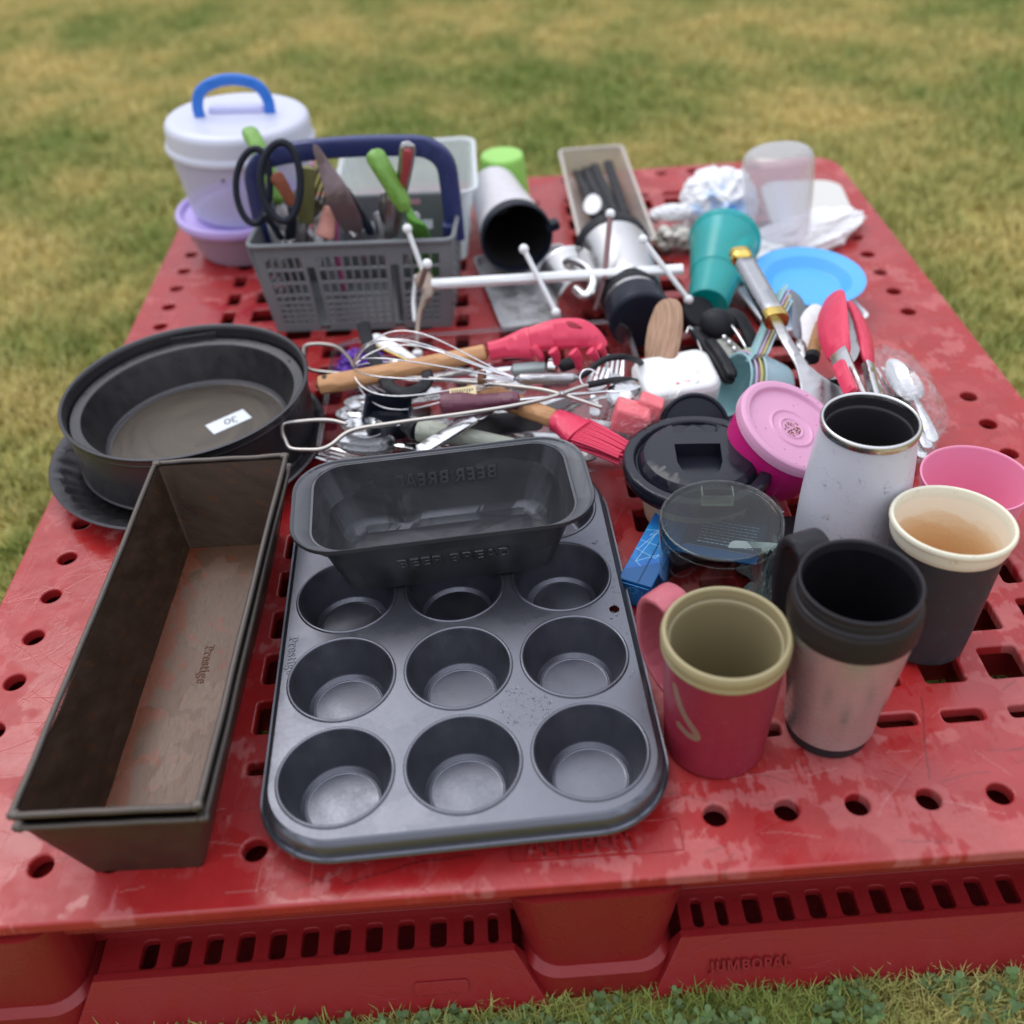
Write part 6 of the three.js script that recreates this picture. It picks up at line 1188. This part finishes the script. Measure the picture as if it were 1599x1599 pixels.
{ // long cutlery box
  const t = thing('cutlery_box', 'long clear plastic box of black handled knives at the back edge', 'cutlery box', V(0.124, D, -0.425));
  const pale = new THREE.MeshPhysicalMaterial({ color: C3(0.83, 0.77, 0.71), roughness: 0.28, transmission: 0.72, thickness: 0, side: THREE.DoubleSide });
  L(t, 'box', rings([[0.040, 0.156, 0.006, 0.001], [0.0465, 0.1635, 0.008, 0.041], [0.0485, 0.1655, 0.009, 0.0415], [0.0485, 0.1655, 0.009, 0.043], [0.0455, 0.1625, 0.008, 0.0425], [0.0392, 0.1552, 0.005, 0.0025]], { n: 5, capA: true, capB: true, crease: 0.5 }), pale);
  L(t, 'rim', wire(rrect(0.048, 0.165, 0.009, 5, 8).map(([x, z]) => V(x, 0.0425, z)), 0.0024, { closed: true, seg: 160, rad: 8, tension: 0.4 }), new THREE.MeshPhysicalMaterial({ color: C3(0.66, 0.60, 0.54), roughness: 0.4, transmission: 0.25, thickness: 0 }));
  const names = ['leftmost', 'second from the left', 'third from the left', 'rightmost'];
  [[0.099, 0.109], [0.113, 0.124], [0.126, 0.138], [0.147, 0.151]].forEach(([x0, x1], k) => {
    const n = thing('knife', `black handled knife, ${names[k]} of four in the long clear box`, 'knife', V(0, 0, 0), 'black handled knives in the long clear box');
    W(n, 'handle', sweep([V(x0, D + 0.018 + 0.004 * k, -0.565), V(lerp(x0, x1, 0.5), D + 0.024, -0.47), V(x1, D + 0.022, -0.375)], [0.0072, 0.005], { e: 3, round: 0.05 }), MT.black);
    W(n, 'blade', sweep([V(x1, D + 0.022, -0.378), V(x1 + 0.002, D + 0.018, -0.30)], [0.0075, 0.001], { n: 10 }), k % 2 ? MT.steelDull : MT.black);
  });
  const s = thing('spoon', 'white plastic spoon lying in the left of the long clear box', 'spoon');
  W(s, 'bowl', bowl(V(0.106,0.186,-0.4005), V(0.1, 0, -1), V(1, 0.1, 0), 0.032, 0.0125, 0.006), MT.white);
  W(s, 'handle', sweep([V(0.1067,0.18,-0.3672), V(0.1081,0.174,-0.2902)], [0.0045, 0.0015], { n: 8 }), MT.white);
}
{ // bag of pebbles
  const t = thing('plastic_bag', 'small clear bag of grey and cream pebbles behind the teal cup', 'plastic bag');
  const c = V(0.2055,0.176,-0.3139);
  W(t, 'film', crumple(c, 0.034, 0.026, 0.036, 0.18, 2.2, 4), clearM(C3(0.97, 0.97, 0.97), 0.08));
  const r = rng(51), st = [[], []];
  for (let k = 0; k < 46; k++) { const a = r() * 6.28, d = 0.025 * Math.sqrt(r()); st[r() < 0.55 ? 0 : 1].push(new THREE.IcosahedronGeometry(0.0045 + 0.003 * r(), 2).scale(1.2, 0.75, 1).rotateY(r() * 3).translate(c.x + d * Math.cos(a), D + 0.008 + 0.024 * r(), c.z + d * Math.sin(a))); }
  W(t, 'pebbles', merge(st[0]), M(C3(0.30, 0.29, 0.24), 0.7)).userData.kind = 'stuff';
  W(t, 'pebbles', merge(st[1]), M(C3(0.62, 0.59, 0.52), 0.7)).userData.kind = 'stuff';
  W(t, 'paper_header', crumple(V(0.2043,0.195,-0.3323), 0.026, 0.010, 0.012, 0.2, 7.7, 3), MT.white);
}
{ // white and blue carrier bag, cloth, frosted tumbler, board
  const t = thing('plastic_bag', 'crumpled white carrier bag with a blue print, left of the frosted tumbler', 'plastic bag');
  const c = V(0.2775,0.184,-0.3738);
  const bagG = crumple(c, 0.046, 0.042, 0.052, 0.28, 4.4, 4, 0.8), p = bagG.attributes.position, col = new Float32Array(p.count * 3);
  for (let i = 0; i < p.count; i++) { const x = p.getX(i) - c.x, y = p.getY(i) - c.y, z = p.getZ(i) - c.z; const b = sstep(0.016, 0.011, Math.hypot(x - 0.002, y - 0.006, (z - 0.045) * 0.4)), g = sstep(0.05, 0.25, n3(x * 40, y * 40 + 3, z * 40)) * sstep(0.01, 0.04, z); const q = clamp(b + 0.5 * g); col.set([lerp(0.80, 0.14, q), lerp(0.80, 0.42, q), lerp(0.82, 0.84, q)], i * 3); }
  bagG.setAttribute('color', new THREE.BufferAttribute(col, 3));
  const bm = M(C3(1, 1, 1), 0.4); bm.vertexColors = true; W(t, 'film', bagG, bm);
  const k = thing('cloth', 'crumpled white cloth lying in front of the frosted tumbler', 'cloth');
  const o = V(0.3685,0.162,-0.2963);
  W(k, 'fabric', crumple(V(0, 0, 0), 0.100, 0.024, 0.036, 0.26, 6.1, 4, 0.8).rotateY(0.5).translate(o.x, o.y, o.z), M(C3(0.80, 0.79, 0.80), 0.8, { scale: 10 }));
  const f = thing('tumbler', 'tall frosted plastic tumbler standing upside down at the back right', 'tumbler', V(0.3418,0.15,-0.2837));
  f.quaternion.setFromUnitVectors(V(0, 1, 0), V(-0.10, 1, -0.10).normalize());
  const frost = new THREE.MeshPhysicalMaterial({ color: C3(0.93, 0.93, 0.95), roughness: 0.3, transmission: 0.92, thickness: 0, side: THREE.DoubleSide });
  L(f, 'wall', lathe([[0.0375, 0], [0.039, 0], [0.0455, 0.112], [0.0440, 0.128], [0.034, 0.1365], [0, 0.1380], [0, 0.1367], [0.0335, 0.135], [0.0430, 0.127], [0.0375, 0.001]], 0.012, 80), frost);
  const b = thing('chopping_board', 'thin pale rounded board lying flat behind the white cloth, back right', 'chopping board', V(0.415, D, -0.415));
  b.rotation.y = -0.12;
  L(b, 'board', plate(shapeOf(rrect(0.057, 0.080, 0.03, 10)), 0.004, 0.0012).rotateX(-Math.PI / 2).translate(0, 0.0016, 0), M(C3(0.60, 0.585, 0.55), 0.42, { scale: 6 }));
}

// pieces of a part go under that part (parts share their thing's axes)
function nest(thingName, part, ...pieces) {
  for (const o of scene.children) if (o.name.replace(/_\d{3}$/, '') === thingName) {
    const p = o.children.find(c => c.name === part);
    if (p) for (const c of o.children.filter(c => pieces.includes(c.name))) p.add(c);
  }
}
nest('canister', 'lid', 'handle', 'raised_panel');
nest('storage_tub', 'lid', 'vent_flap', 'crumb');
nest('serving_spoon', 'handle', 'gold_cap');
nest('pasta_server', 'head', 'tooth', 'drain_slot');
nest('pasta_server', 'handle', 'hanging_hole');
nest('cutlery_caddy', 'handle', 'handle_socket');
nest('cutlery_caddy', 'back_wall', 'label');
nest('pallet', 'deck', 'rib', 'deck_skirt', 'moulded_frame');
nest('jar', 'end', 'catch');
nest('cake_tin', 'pan', 'hanging_hole');
nest('cake_tin', 'floor', 'price_sticker');
nest('springform_tin', 'side_band', 'overlap_seam', 'rivet');
nest('muffin_tin', 'top_plate', 'embossed_mark', 'water_drop');
nest('loaf_tin', 'pan', 'embossed_words');
nest('long_loaf_tin', 'floor', 'stamped_mark');
nest('kitchen_gadget', 'plate', 'screw');
nest('bottle_opener', 'handle', 'paper_tag');
nest('wire_tongs', 'arm', 'rivet');
nest('whisk', 'handle', 'hanging_ring', 'rusty_collar');
nest('plastic_case', 'shell', 'clasp');
nest('tray', 'tray', 'printed_mark');

scene.traverse(o => { if (o.isMesh) { o.castShadow = true; o.receiveShadow = true; } });
renderer.render(scene, camera);
